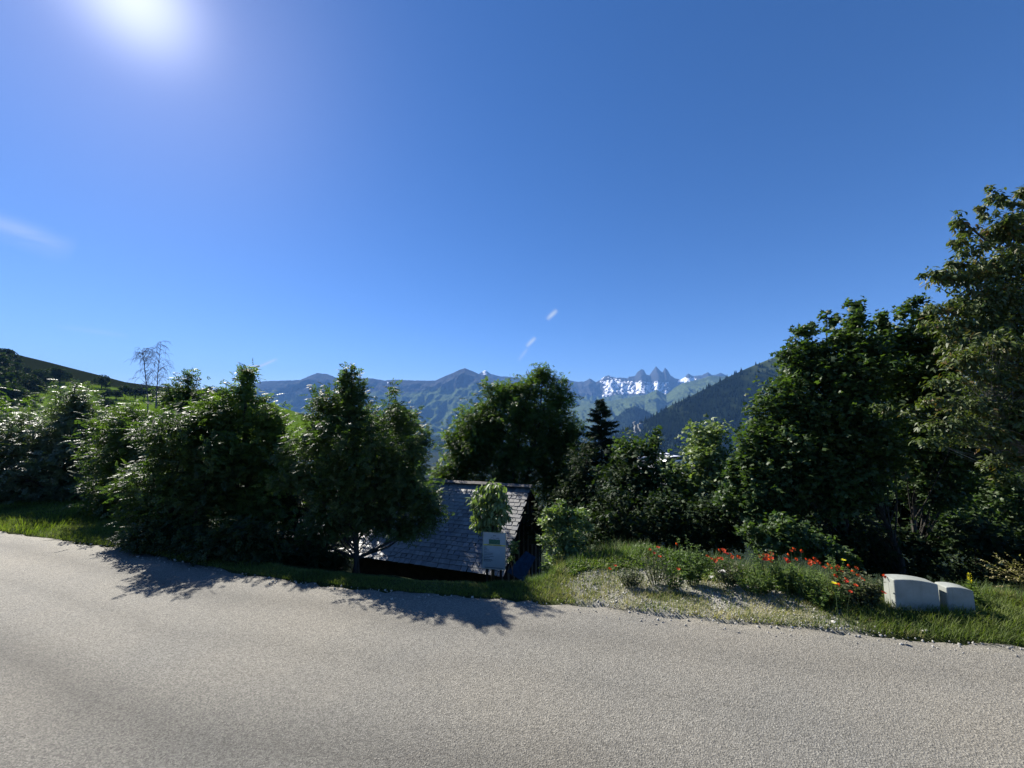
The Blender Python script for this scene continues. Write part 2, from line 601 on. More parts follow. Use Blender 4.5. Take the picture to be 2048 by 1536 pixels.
def relief(name, sky, x0, x1, step, D, Dn, py_base, mat, rows=90, amp=0.05, label='', gul=1.0, seed=0.0, power=1.0, jag=0.0, gully_px=18, extra=None, dist_fn=None):
    """a mountainside: skyline through the given sight lines at distance D, falling towards the viewer to distance Dn"""
    xs = np.arange(x0, x1 + 0.1, step)
    sy = np.interp(xs, [p[0] for p in sky], [p[1] for p in sky])
    sy = sy + jag * (fbm(xs / 7.0, xs * 0 + seed, 0, 3, True) - 0.5)
    t = np.concatenate([[-0.25], np.linspace(0, 1, rows) ** power])
    XX, T = np.meshgrid(xs, t, indexing='ij')
    SY = np.repeat(sy[:, None], len(t), 1)
    Tc = np.clip(T, 0, 1)
    PY = SY + (py_base - SY) * Tc
    DD = D + (Dn - D) * Tc
    V = Pv(XX, PY, DD)
    # spurs and gullies
    lat = V[..., 0] / D * FPX
    warp = (fbm(lat / 60, Tc * 3, seed, 3) - 0.5) * 40
    r1 = fbm((lat + warp) / (gully_px * 3.2), Tc * 1.6, seed + 1, 3, True)
    r2 = fbm((lat + warp * 1.4) / gully_px, Tc * 5.0, seed + 2, 5, True)
    hgt = (r1 - 0.55) * 1.3 + (r2 - 0.55) * 0.8 * gul
    f = smooth(0, 0.16, Tc)
    V[..., 1] -= hgt * amp * D * f * 1.6
    V[..., 2] += hgt * amp * D * f * 0.55
    back = T < 0
    V[..., 1] = np.where(back, D * 1.12, V[..., 1])
    V[..., 0] = np.where(back, V[..., 0] * 1.12, V[..., 0])
    V[..., 2] = np.where(back, V[..., 2] - 0.12 * D, V[..., 2])
    attrs = {'t': Tc.ravel(), 'hgt': hgt.ravel()}
    if extra:
        for k, fn in extra.items(): attrs[k] = fn(XX, PY, Tc, hgt).ravel()
    me = grid_mesh(name, V[..., 0], V[..., 1], V[..., 2], mat, attrs, True)
    o = obj(name, me)
    tag(o, label, kind='structure')
    return xs, V


def mountain_mat(name, rock, green, scale):
    m = Mat(name)
    gfac = m.attr('green')
    sfac = m.attr('snow')
    n = m.noise(scale, 6, rough=0.68)
    n2 = m.noise(scale * 5, 4)
    rc = m.ramp(n, [(0.3, tuple(c * 0.6 for c in rock)), (0.7, tuple(c * 1.35 for c in rock))])
    gc = m.ramp(n2, [(0.3, tuple(c * 0.6 for c in green)), (0.7, tuple(c * 1.25 for c in green))])
    gm = m.ramp(m.math('ADD', gfac, m.math('MULTIPLY', m.math('SUBTRACT', n, 0.5), 0.9)), [(0.42, 0.0), (0.6, 1.0)])
    c = m.mix(gm, rc, gc)
    sm = m.ramp(m.math('ADD', sfac, m.math('MULTIPLY', m.math('SUBTRACT', n2, 0.5), 0.9)), [(0.45, 0.0), (0.60, 1.0)])
    c = m.mix(sm, c, (0.8, 0.81, 0.84))
    m.color(c).rough(1.0, 0.0)
    m.bump(m.noise(scale * 2.5, 6, rough=0.65), 0.7, 120)
    return m.m


M['far'] = mountain_mat('far_mountain', (0.052, 0.055, 0.062), (0.08, 0.108, 0.045), 0.004)

sky_b = [(-900, 700), (300, 790), (430, 782), (500, 768), (530, 762), (600, 760), (618, 752), (635, 746), (655, 748), (672, 755), (690, 759), (730, 756), (745, 757), (770, 761), (790, 759), (830, 761),
         (870, 761), (890, 752), (905, 746), (918, 740), (930, 736), (945, 742), (960, 749), (985, 757), (1020, 766), (1060, 772), (1110, 780), (1180, 800), (1260, 830), (1400, 870)]
sky_s = [(850, 790), (930, 765), (950, 752), (960, 746), (971, 740), (982, 748), (1000, 752), (1040, 756), (1100, 753), (1125, 756), (1150, 763), (1168, 763), (1180, 757), (1192, 764), (1200, 760), (1208, 753), (1217, 751),
         (1230, 755), (1255, 756), (1258, 753), (1270, 752), (1274, 745), (1283, 738), (1288, 740), (1293, 750), (1299, 750), (1305, 742), (1312, 732), (1320, 741), (1325, 745), (1330, 735), (1336, 741), (1341, 751),
         (1350, 756), (1360, 760), (1368, 755), (1376, 747), (1386, 752), (1396, 751), (1405, 750), (1416, 744), (1424, 750), (1432, 749), (1441, 745), (1452, 750), (1462, 755), (1500, 762), (1600, 775), (3200, 800)]
sky_m = [(1000, 830), (1150, 812), (1230, 800), (1290, 790), (1313, 779), (1332, 790), (1350, 775), (1365, 766), (1385, 762), (1405, 757), (1422, 751), (1440, 753), (1470, 752), (1520, 752), (1700, 740), (3000, 700)]


def snow_far(X, Y, T, H):
    z = smooth(1195, 1215, X) * (1 - smooth(1330, 1348, X)) * smooth(755, 768, Y) * (1 - smooth(786, 797, Y)) * 0.58
    z = np.maximum(z, smooth(1352, 1362, X) * (1 - smooth(1384, 1396, X)) * smooth(752, 757, Y) * (1 - smooth(769, 775, Y)) * 0.8)
    z = np.maximum(z, np.exp(-((X - 970) / 5) ** 2 - ((Y - 745) / 5) ** 2) * 0.9)
    z = np.maximum(z, smooth(1185, 1205, X) * (1 - smooth(1235, 1260, X)) * (Y < 765) * 0.42)
    n = fbm(X / 3.4 + Y / 5, Y / 3.4 - X / 14, 4.0, 4)
    s = z + (n - 0.5) * 1.5 * (z > 0.05) + 0.03
    # the needles and their ribs stay bare
    for cx, cy, rx_, ry_ in ((1283, 750, 11, 17), (1312, 745, 12, 15), (1333, 745, 9, 12), (1378, 748, 6, 5), (1300, 760, 40, 4)):
        s = s - 0.6 * np.exp(-((X - cx) / rx_) ** 2 - ((Y - cy) / ry_) ** 2)
    return s


def green_far(X, Y, T, H):
    return smooth(785, 800, Y) * 0.9 - 0.25 * smooth(0.1, 0.5, -H)


relief('snowy_mountain', sky_s, 850, 1700, 1.6, 15000, 11500, 850, M['far'], rows=110, amp=0.014, label='jagged grey peaks with snow fields, three rock needles', seed=3, jag=1.6, gully_px=9,
       extra={'snow': snow_far, 'green': green_far})
relief('left_mountain', sky_b, -900, 1400, 2.5, 11500, 8000, 880, M['far'], rows=110, amp=0.03, label='long blue-green mountain ridge behind the central trees', seed=8, jag=1.0, gully_px=16,
       extra={'snow': lambda X, Y, T, H: 0.03 + 0.62 * (np.exp(-((X - 775) / 3) ** 2 - ((Y - 765) / 4) ** 2) + np.exp(-((X - 845) / 2) ** 2 - ((Y - 784) / 6) ** 2)),
              'green': lambda X, Y, T, H: smooth(762, 812, Y + 14 * smooth(800, 1000, X)) * (0.5 + 0.5 * smooth(690, 800, X)) + 0.05 - 0.5 * smooth(0.0, 0.4, -H) + 0.1 * smooth(650, 500, X)})
relief('grassy_mountain', sky_m, 1000, 3000, 2.2, 10000, 6500, 905, M['far'], rows=110, amp=0.02, label='green ribbed alpine slopes below the snowy peaks', seed=21, jag=1.0, gully_px=11,
       extra={'snow': lambda X, Y, T, H: 0 * X, 'green': lambda X, Y, T, H: 0.92 - 0.55 * smooth(-0.05, 0.35, -H) - 0.35 * smooth(1400, 1470, X) * (Y < 775)})

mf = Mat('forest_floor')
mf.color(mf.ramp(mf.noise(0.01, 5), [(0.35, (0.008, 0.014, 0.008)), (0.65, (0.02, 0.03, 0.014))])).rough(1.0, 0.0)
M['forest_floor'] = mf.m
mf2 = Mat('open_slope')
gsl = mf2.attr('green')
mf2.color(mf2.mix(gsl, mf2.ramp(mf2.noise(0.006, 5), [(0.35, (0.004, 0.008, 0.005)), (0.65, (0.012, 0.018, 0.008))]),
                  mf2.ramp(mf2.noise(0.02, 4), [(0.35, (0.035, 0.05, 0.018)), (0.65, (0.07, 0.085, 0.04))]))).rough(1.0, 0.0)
M['open_slope'] = mf2.m


def conifers(name, V, xs, n, h, label, seed, tmax=1.0, tmin=0.0, keep=None):
    """far-off wood reading as one mass of spires"""
    rg = np.random.default_rng(seed)
    nx, nt = V.shape[0], V.shape[1] - 1
    fi = rg.random(n) * (nx - 2)
    fj = (tmin + (tmax - tmin) * rg.random(n)) * (nt - 2) + 1
    i, j = fi.astype(int), fj.astype(int)
    a, b = (fi - i)[:, None], (fj - j)[:, None]
    p = V[i, j] * (1 - a) * (1 - b) + V[i + 1, j] * a * (1 - b) + V[i, j + 1] * (1 - a) * b + V[i + 1, j + 1] * a * b
    if keep is not None:
        k = keep(xs[i], fj / nt, rg.random(n))
        p = p[k]
        n = len(p)
    hh = h * (0.6 + 0.8 * rg.random(n))
    rr = hh * (0.18 + 0.08 * rg.random(n))
    k = 5
    ang = np.arange(k) / k * 2 * math.pi
    ringv = np.stack([np.cos(ang), np.sin(ang), 0 * ang], -1)
    Vt = p[:, None, :] + ringv[None] * rr[:, None, None]
    Vt[..., 2] -= 0.1 * hh[:, None]
    tip = p + np.stack([0 * hh, 0 * hh, hh], -1)
    A = np.concatenate([Vt, tip[:, None, :]], 1)
    base = np.arange(n) * (k + 1)
    F = np.stack([np.stack([base + q, base + (q + 1) % k, base + k], -1) for q in range(k)], 1).reshape(-1, 3)
    tone = np.repeat(rg.random(n), k + 1)
    me = mesh_np(name, A.reshape(-1, 3), F, M['needle_far'], {'tone': tone})
    o = obj(name, me)
    tag(o, label, 'forest', kind='stuff')
    return o


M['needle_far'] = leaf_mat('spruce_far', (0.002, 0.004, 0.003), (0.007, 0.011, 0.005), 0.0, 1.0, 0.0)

sky_k = [(1000, 905), (1120, 880), (1180, 862), (1215, 846), (1240, 828), (1256, 816), (1270, 812), (1285, 818), (1305, 829), (1325, 838), (1400, 870), (1500, 890)]
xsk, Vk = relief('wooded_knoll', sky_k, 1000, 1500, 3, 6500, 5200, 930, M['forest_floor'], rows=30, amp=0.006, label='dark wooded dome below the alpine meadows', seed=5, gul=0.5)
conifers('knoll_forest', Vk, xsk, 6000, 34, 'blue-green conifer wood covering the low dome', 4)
sky_v = [(-900, 930), (300, 900), (700, 880), (850, 874), (980, 868), (1050, 880), (1150, 900), (1400, 930)]
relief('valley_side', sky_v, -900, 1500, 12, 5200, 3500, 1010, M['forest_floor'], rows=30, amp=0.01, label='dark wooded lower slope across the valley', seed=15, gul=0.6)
sky_f = [(1100, 925), (1180, 892), (1235, 868), (1262, 854), (1300, 836), (1340, 812), (1380, 793), (1420, 773), (1460, 752), (1500, 734), (1545, 716), (1580, 697), (1620, 683), (1700, 688), (1850, 700), (2048, 690), (2400, 640), (3200, 600)]
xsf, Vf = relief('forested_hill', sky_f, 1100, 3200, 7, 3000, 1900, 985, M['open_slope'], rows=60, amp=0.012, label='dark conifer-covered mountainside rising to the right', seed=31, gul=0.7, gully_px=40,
                 extra={'green': lambda X, Y, T, H: smooth(1480, 1560, X) * (1 - smooth(0.04, 0.2, T)) * 0.9 + 0.25 * (fbm(X / 40, Y / 30, 2.0, 3) > 0.62)})
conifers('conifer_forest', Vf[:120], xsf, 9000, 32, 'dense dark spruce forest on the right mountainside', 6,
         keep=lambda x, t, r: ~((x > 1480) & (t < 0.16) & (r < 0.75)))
# pale rock face at the foot of the forest
mrk = simple('pale_rock', (0.22, 0.225, 0.22), 0.9, 0.2, 0.3, 0.05)
mb = MB()
for k in range(14):
    c = P(1276 + random.uniform(-7, 9), 868 - k * 1.6 + random.uniform(-3, 3), 2600 - 10 * k)
    mb.box(c, (random.uniform(14, 26), 16, random.uniform(18, 42)), Matrix.Rotation(random.uniform(-.4, .4), 3, 'Y') @ Matrix.Rotation(random.uniform(-.5, .5), 3, 'Z'))
rk = mb.build('rock_face', mrk)
tag(rk, 'small pale rock face at the foot of the forested mountainside', 'rock')

# ------------------------------------------------------------------ left hill with meadow
HILL_SKY = [(-1400, 520), (-500, 610), (-120, 672), (0, 699), (30, 708), (100, 725), (150, 738), (190, 748), (250, 764), (300, 771), (380, 777), (440, 783), (520, 800), (640, 840), (800, 900)]
HD, HDN, HBASE = 520.0, 55.0, 905.0
mh = Mat('hill_meadow')
mead = mh.attr('green')
hn = mh.noise(0.05, 5)
hn2 = mh.noise(0.6, 5)
mh.color(mh.mix(mead, mh.ramp(hn2, [(0.3, (0.006, 0.010, 0.005)), (0.7, (0.017, 0.022, 0.010))]),
                mh.ramp(mh.math('ADD', mh.math('MULTIPLY', hn, 0.5), mh.math('MULTIPLY', hn2, 0.5)), [(0.35, (0.05, 0.095, 0.012)), (0.65, (0.10, 0.15, 0.022))]))).rough(1.0, 0.0)
mh.bump(hn2, 0.8, 0.6)
M['hill'] = mh.m


def hill_t(x, y):
    sy = np.interp(x, [p[0] for p in HILL_SKY], [p[1] for p in HILL_SKY])
    return np.clip((y - sy) / (HBASE - sy), 0, 1)


def hill_green(X, Y, T, H):
    lim = np.interp(X, [-400, 0, 66, 84, 110, 200, 300, 420], [850, 845, 838, 769, 764, 770, 786, 796])
    return smooth(-2, 3, Y - lim)


relief('hillside', HILL_SKY, -1400, 820, 6, HD, HDN, HBASE, M['hill'], rows=80, amp=0.0, label='hillside with a bright meadow below a dark brow on the left', seed=2, extra={'green': hill_green})


# ------------------------------------------------------------------ foliage machinery
def leaf_template(kind):
    if kind == 'ash':       # compound leaf: pairs of leaflets along a drooping rachis
        V, F = [], []

        def leaflet(o, d, side, L, W):
            n = len(V)
            up = np.array((0, 0, 1.0))
            s = np.cross(d, up)
            s /= np.linalg.norm(s) + 1e-9
            V.extend([o, o + d * L * 0.45 + s * W - up * W * 0.25, o + d * L - up * 0.04, o + d * L * 0.45 - s * W - up * W * 0.25])
            F.extend([(n, n + 1, n + 2), (n, n + 2, n + 3)])
        for k in range(3):
            x = 0.2 + k * 0.26
            o = np.array((x, 0, -0.25 * x * x))
            for sd in (-1, 1):
                d = np.array((0.5, sd * 0.86, -0.12))
                leaflet(o, d / np.linalg.norm(d), sd, 0.36 - 0.02 * k, 0.105)
        leaflet(np.array((0.82, 0, -0.17)), np.array((0.93, 0, -0.35)), 1, 0.38, 0.11)
        return np.array(V), np.array(F)
    if kind == 'maple':
        ang = np.radians([180, 125, 95, 70, 48, 30, 12, 0, -12, -30, -48, -70, -95, -125])
        rad = np.array([0.12, 0.34, 0.62, 0.36, 0.66, 0.95, 0.5, 1.12, 0.5, 0.95, 0.66, 0.36, 0.62, 0.34]) * 0.5
        ang = np.radians([180, 118, 60, 28, 0, -28, -60, -118])
        rad = np.array([0.1, 0.42, 0.52, 0.3, 0.62, 0.3, 0.52, 0.42])
        V = np.stack([0.38 + rad * np.cos(ang), rad * np.sin(ang), -0.22 * rad * np.abs(np.sin(ang)) - 0.1 * rad], -1)
        V = np.concatenate([[(0.38, 0, 0.0)], V])
        k = len(ang)
        F = np.array([(0, 1 + i, 1 + (i + 1) % k) for i in range(k)])
        return V, F
    if kind == 'leaf':      # simple ovate leaf folded along its rib
        V = np.array([(0, 0, 0), (0.4, 0.26, 0.07), (1, 0, -0.12), (0.4, -0.26, 0.07)], float)
        return V, np.array([(0, 2, 1), (0, 3, 2)])
    if kind == 'drop':      # hanging pointed leaf
        V = np.array([(0, 0, 0), (0.3, 0.2, 0.04), (0.65, 0.17, -0.02), (1, 0, -0.18), (0.65, -0.17, -0.02), (0.3, -0.2, 0.04), (0.5, 0, -0.05)], float)
        return V, np.array([(0, 6, 1), (1, 6, 2), (2, 6, 3), (3, 6, 4), (4, 6, 5), (5, 6, 0)])
    if kind == 'blade':
        V = np.array([(0, 0.05, 0), (0, -0.05, 0), (0.06, 0.035, 0.5), (0.06, -0.035, 0.5), (0.28, 0, 1)], float)
        return V, np.array([(0, 1, 3), (0, 3, 2), (2, 3, 4)])
    if kind == 'clump':
        V = np.array([(0, 0, 0), (0.5, 0.5, 0.15), (1, 0.05, -0.1), (0.55, -0.45, 0.1)], float)
        return V, np.array([(0, 1, 2), (0, 2, 3)])


TPL = {k: leaf_template(k) for k in ('ash', 'maple', 'leaf', 'drop', 'blade', 'clump')}


def frames(dirs, ups):
    x = dirs / (np.linalg.norm(dirs, axis=1, keepdims=True) + 1e-9)
    y = np.cross(ups, x)
    y /= np.linalg.norm(y, axis=1, keepdims=True) + 1e-9
    z = np.cross(x, y)
    return np.stack([x, y, z], 1)      # rows are axes


def instance(kind, pos, dirs, ups, size, wid=None):
    V, F = TPL[kind]
    R = frames(dirs, ups)
    L = V[None] * size[:, None, None]
    if wid is not None: L = L * np.stack([np.ones_like(wid), wid, np.ones_like(wid)], -1)[:, None, :]
    W = np.einsum('nvi,nij->nvj', L, R) + pos[:, None, :]
    n, k = len(pos), len(V)
    FF = (F[None] + (np.arange(n) * k)[:, None, None]).reshape(-1, 3)
    return W.reshape(-1, 3), FF, k


def tree(name, label, cat, d, base_px, lobes, kind, mat, nclu, per, size, spread=0.16, trunk_r=0.05, seed=0, group=None, droop=0.0, top=None, branches=26,
         bark='bark', dratio=1.0, base=None, shell=0.45, trunk_pts=None, up=0.5, stems=1):
    """lobes: (px, py, rx_px, ry_px[, depth shift m]) seen at distance d"""
    rg = np.random.default_rng(seed + 100)
    if base is None:
        u, _ = px_uv(base_px, 1100)
        bx = u * d
        base = np.array((bx, d, float(ground_z(bx, d)) - 0.05))
    root = empty(name, base, label, cat, group)
    if kind == 'ash':
        nclu, per, size, spread = int(nclu * 1.15), int(per * 1.35), size * 0.80, spread * 0.88
    LB = []
    for lb in lobes:
        sh = lb[4] if len(lb) > 4 else 0.0
        c = P(lb[0], lb[1], d + sh)
        sc = (d + sh) / FPX
        LB.append((c[0], c[1], c[2], lb[2] * sc, max(0.25 * size, min(lb[2], lb[3] * 1.3) * sc * dratio), lb[3] * sc))
    LB = np.array(LB)
    area = LB[:, 3] * LB[:, 5] + LB[:, 3] * LB[:, 4]
    pick = rg.choice(len(LB), nclu, p=area / area.sum())
    dirv = rg.normal(size=(nclu, 3))
    dirv /= np.linalg.norm(dirv, axis=1, keepdims=True)
    rad = rg.random(nclu) ** shell
    C = LB[pick, :3] + dirv * LB[pick, 3:6] * rad[:, None]
    gz = ground_z(C[:, 0], C[:, 1])
    C[:, 2] = np.maximum(C[:, 2], gz + 0.12)
    outward = dirv * 0.8 + np.array((0, 0, up))
    outward /= np.linalg.norm(outward, axis=1, keepdims=True)
    # leaves strung along each twig
    n = nclu * per
    ci = np.repeat(np.arange(nclu), per)
    tt = rg.random(n)
    sp = spread * (0.7 + 0.6 * rg.random(nclu))[ci]
    sp = sp * np.clip(LB[pick, 3] / 0.4, 0.45, 1.0)[ci]
    pos = C[ci] + outward[ci] * ((tt - 0.6) * sp * 2.2)[:, None] + rg.normal(size=(n, 3)) * (sp * 0.42)[:, None]
    ld = outward[ci] * 0.5 + rg.normal(size=(n, 3)) * 0.75
    ld[:, 2] = ld[:, 2] * 0.6 - droop
    ups = np.tile(np.array((0, 0, 1.0)), (n, 1)) + rg.normal(size=(n, 3)) * 0.6 + outward[ci] * 0.35
    sz = size * (0.65 + 0.6 * rg.random(n))
    V, F, k = instance(kind, pos, ld, ups, sz)
    ctone = rg.random(nclu)
    tone = np.clip(0.55 * ctone[ci] + 0.5 * rg.random(n) - 0.02, 0, 1)
    V = V - base
    obj('crown', mesh_np('crown', V, F, M[mat], {'tone': np.repeat(tone, k)}), root)
    # trunk
    topi = int(np.argmin([lb[1] - lb[3] for lb in lobes])) if top is None else top
    T = LB[topi, :3] + np.array((0, 0, LB[topi, 5] * 0.3)) - base
    if trunk_pts is not None:
        pts = [np.array((0, 0, 0.0))] + [P(x, y, d) - base for x, y in trunk_pts] + [T]
    else:
        pts = [np.array((0, 0, 0.0))]
        for q in (0.2, 0.4, 0.6, 0.8):
            pts.append(T * q + np.array((rg.normal() * 0.02, rg.normal() * 0.02, 0)) * np.linalg.norm(T) * 0.6)
        pts.append(T)
    pts = np.array(pts)
    pr = np.linspace(1, 0.12, len(pts)) * trunk_r
    pr[0] *= 1.35
    mb = MB().tube(pts, pr, 8)
    for s_ in range(stems - 1):
        off = np.array((rg.normal() * 0.25, rg.normal() * 0.2, 0))
        e = LB[rg.integers(len(LB)), :3] - base
        p2 = [off * 0.4, off + e * 0.3, off * 0.6 + e * 0.65, e]
        mb.tube(p2, [trunk_r * 0.8, trunk_r * 0.6, trunk_r * 0.4, trunk_r * 0.1], 6)
    mb.build('trunk', M[bark], root, True)
    # limbs out to the clusters
    seg = np.concatenate([[0], np.cumsum(np.linalg.norm(np.diff(pts, axis=0), axis=1))])
    seg /= seg[-1]
    tz = pts[:, 2]
    mb = MB()
    order = rg.permutation(nclu)[:branches * 5]
    for q, ci_ in enumerate(order):
        c = C[ci_] - base
        zt = np.clip((c[2] - tz[0]) / (tz[-1] - tz[0] + 1e-6) - 0.08 - 0.22 * rg.random(), 0.08, 0.93)
        a = np.array([np.interp(zt, seg, pts[:, i]) for i in range(3)])
        mid = a * 0.5 + c * 0.5 + np.array((0, 0, -0.04 - 0.06 * rg.random())) * np.linalg.norm(c - a) + rg.normal(size=3) * 0.04 * np.linalg.norm(c - a)
        r0 = trunk_r * (0.42 if q < branches else 0.14) * (1.1 - zt)
        r0 = max(r0, 0.0035)
        mb.tube([a, mid, c], [r0, r0 * 0.6, max(r0 * 0.15, 0.0015)], 5 if q < branches else 3, False)
    mb.build('branches', M[bark], root, True)
    return root


G_ROW = 'deciduous trees along the far side of the road'
ash = 'ash'
tree('ash_tree', 'silvery glossy-leaved tree at the far left beyond the grass verge, with a rounded top', 'tree', 10.8, 130,
     [(150, 768, 18, 16), (148, 790, 30, 24), (152, 812, 36, 26), (140, 835, 40, 26), (165, 860, 60, 40), (90, 870, 75, 50), (30, 905, 85, 70), (110, 930, 110, 75), (190, 930, 70, 80), (60, 990, 90, 45), (160, 1000, 75, 40), (-60, 930, 80, 90)],
     'ash', 'willow', 820, 13, 0.22, 0.26, 0.10, 1, G_ROW, up=0.6, stems=3)
tree('ash_tree', 'dark tree at the left frame edge, its foliage reaching down to the sunlit grass', 'tree', 12.5, -60,
     [(10, 842, 60, 36), (40, 835, 30, 24), (-70, 830, 90, 70), (-20, 920, 80, 80), (-130, 930, 110, 110), (-60, 1010, 90, 40)],
     'ash', 'ash_b', 380, 12, 0.25, 0.3, 0.10, 2, G_ROW, stems=2)
tree('ash_tree', 'grey-green tree behind the verge, below the bare birch', 'tree', 9.2, 250,
     [(255, 850, 60, 35), (300, 870, 60, 55), (240, 920, 60, 60), (290, 960, 60, 60), (215, 985, 45, 40), (330, 920, 50, 60)],
     'ash', 'ash', 430, 12, 0.20, 0.22, 0.07, 3, G_ROW, stems=3)
tree('ash_tree', 'leaning leafy tree whose bright lower branch reaches out over the grass verge', 'tree', 7.3, 335,
     [(350, 880, 60, 60), (330, 950, 55, 50), (260, 968, 42, 12), (380, 1000, 60, 60), (300, 1010, 55, 35), (340, 1060, 50, 30), (420, 930, 50, 60)],
     'ash', 'ash', 400, 12, 0.17, 0.17, 0.045, 4, G_ROW, stems=4)
tree('ash_tree', 'bright leafy tree with a feathery pointed top left of the big central tree', 'tree', 8.0, 480,
     [(495, 752, 16, 22), (492, 790, 34, 26), (460, 830, 60, 40), (410, 850, 60, 45), (530, 840, 35, 35), (480, 900, 80, 60), (540, 930, 50, 60), (440, 960, 80, 60), (510, 1010, 80, 50), (565, 880, 22, 40)],
     'ash', 'ash_b', 640, 12, 0.19, 0.19, 0.06, 5, G_ROW, stems=3)
tree('ash_tree', 'small-topped tree poking up between the bare birch and the feathery tree', 'tree', 13.5, 372,
     [(376, 752, 14, 18), (372, 785, 26, 22), (342, 790, 34, 18), (400, 800, 30, 20), (370, 830, 60, 30)],
     'ash', 'ash', 170, 10, 0.24, 0.24, 0.06, 6, G_ROW)
tree('ash_tree', 'big central tree with a bare lower trunk, left of the slate roof', 'tree', 6.9, 712,
     [(703, 735, 10, 14), (703, 746, 13, 20), (703, 758, 16, 18), (702, 775, 26, 25), (702, 795, 32, 25), (700, 820, 45, 40), (650, 815, 38, 38), (620, 860, 40, 40), (785, 790, 11, 22), (795, 830, 28, 32), (820, 890, 34, 50), (720, 890, 95, 70), (640, 930, 60, 50), (570, 905, 40, 20),
      (600, 960, 50, 30), (720, 970, 105, 60), (810, 960, 50, 50), (680, 1030, 75, 35), (640, 1060, 50, 22), (760, 1040, 60, 30), (835, 985, 45, 40), (850, 1030, 34, 34), (815, 1060, 34, 22)],
     'ash', 'ash', 920, 12, 0.155, 0.14, 0.055, 7, G_ROW, trunk_pts=[(713, 1130), (713, 1060), (708, 960), (704, 860)])
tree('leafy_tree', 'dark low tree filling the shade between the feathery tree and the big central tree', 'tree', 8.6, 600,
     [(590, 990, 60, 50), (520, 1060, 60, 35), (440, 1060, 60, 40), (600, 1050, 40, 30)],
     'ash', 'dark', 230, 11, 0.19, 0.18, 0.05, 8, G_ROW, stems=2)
tree('leafy_tree', 'tall round-crowned tree behind the ridge of the slate roof', 'tree', 18, 1010,
     [(1085, 752, 22, 22), (1055, 775, 40, 28), (1000, 790, 40, 30), (1120, 790, 32, 30), (1040, 830, 85, 50), (960, 850, 50, 45), (1110, 860, 50, 50), (1020, 910, 100, 50), (925, 905, 45, 45), (1115, 930, 50, 55), (1140, 880, 26, 40), (1130, 980, 50, 40), (950, 880, 60, 60), (900, 950, 40, 25), (1000, 980, 90, 40)],
     'ash', 'ash_b', 1600, 12, 0.31, 0.30, 0.16, 9, stems=3, dratio=0.8)
tree('leafy_tree', 'small sunlit tree right of the spruce, in front of the blue valley', 'tree', 14, 1290,
     [(1310, 872, 12, 20), (1300, 895, 26, 20), (1262, 905, 36, 28), (1280, 945, 60, 35), (1230, 960, 40, 40), (1335, 930, 28, 22), (1290, 1000, 70, 35)],
     'maple', 'maple', 300, 18, 0.17, 0.26, 0.07, 10)
tree('leafy_tree', 'round sunlit treetop alone against the dark conifer slope', 'tree', 13, 1410,
     [(1395, 870, 20, 20), (1430, 868, 26, 20), (1412, 905, 46, 36), (1390, 950, 52, 35), (1440, 960, 45, 40), (1355, 955, 30, 26), (1405, 1000, 80, 35)],
     'maple', 'shrub', 330, 18, 0.16, 0.24, 0.07, 11)
tree('maple_tree', 'lower left maple of the right-hand group, its bright foliage falling to the poppies', 'tree', 8.9, 1560,
     [(1500, 905, 28, 40), (1530, 850, 34, 48), (1515, 960, 55, 50), (1560, 930, 50, 70), (1490, 1000, 45, 30), (1560, 1015, 55, 25), (1475, 940, 24, 26)],
     'maple', 'maple', 430, 22, 0.12, 0.17, 0.06, 12, 'maples right of the poppy bank', stems=2)
tree('maple_tree', 'dense maple with two stubby tops, leftmost against the sky in the right-hand group', 'tree', 8.7, 1660,
     [(1602, 670, 12, 22), (1628, 660, 14, 28), (1655, 650, 18, 30), (1590, 720, 30, 36), (1625, 740, 55, 50), (1570, 790, 45, 45), (1620, 840, 70, 60), (1580, 880, 60, 55), (1640, 940, 70, 60), (1640, 1000, 70, 30)],
     'maple', 'maple', 640, 24, 0.12, 0.17, 0.07, 13, 'maples right of the poppy bank')
tree('maple_tree', 'tallest dark maple of the right-hand group with a pointed top and leaning trunk', 'tree', 8.3, 1806,
     [(1712, 606, 10, 22), (1712, 640, 24, 26), (1700, 680, 38, 36), (1740, 700, 34, 40), (1710, 750, 65, 55), (1700, 830, 75, 60), (1720, 910, 75, 55), (1700, 980, 60, 40)],
     'maple', 'maple', 560, 24, 0.115, 0.16, 0.06, 14, 'maples right of the poppy bank', trunk_pts=[(1803, 1120), (1770, 1040), (1738, 950), (1720, 870), (1714, 760)])
tree('maple_tree', 'maple with several small tops, between the tallest maple and the overhanging cherry', 'tree', 8.8, 1830,
     [(1765, 640, 14, 26), (1800, 620, 14, 24), (1828, 612, 16, 24), (1770, 690, 30, 40), (1810, 680, 45, 40), (1860, 680, 40, 50), (1800, 760, 70, 60), (1870, 780, 60, 70), (1830, 870, 90, 70), (1900, 900, 70, 70), (1860, 970, 80, 50), (1890, 720, 40, 60), (1850, 640, 14, 24), (1875, 660, 20, 30)],
     'maple', 'maple', 820, 24, 0.12, 0.17, 0.07, 15, 'maples right of the poppy bank')
tree('maple_tree', 'shaded maple behind the concrete blocks, its low leaves catching spots of light', 'tree', 9.6, 1990,
     [(1960, 900, 80, 70), (2040, 850, 70, 80), (1990, 990, 90, 50), (2090, 960, 80, 90), (1900, 1020, 50, 40), (2060, 1050, 60, 40), (2200, 860, 100, 120), (2260, 990, 120, 80), (2360, 900, 100, 120)],
     'maple', 'maple', 620, 22, 0.13, 0.22, 0.06, 16, 'maples right of the poppy bank')
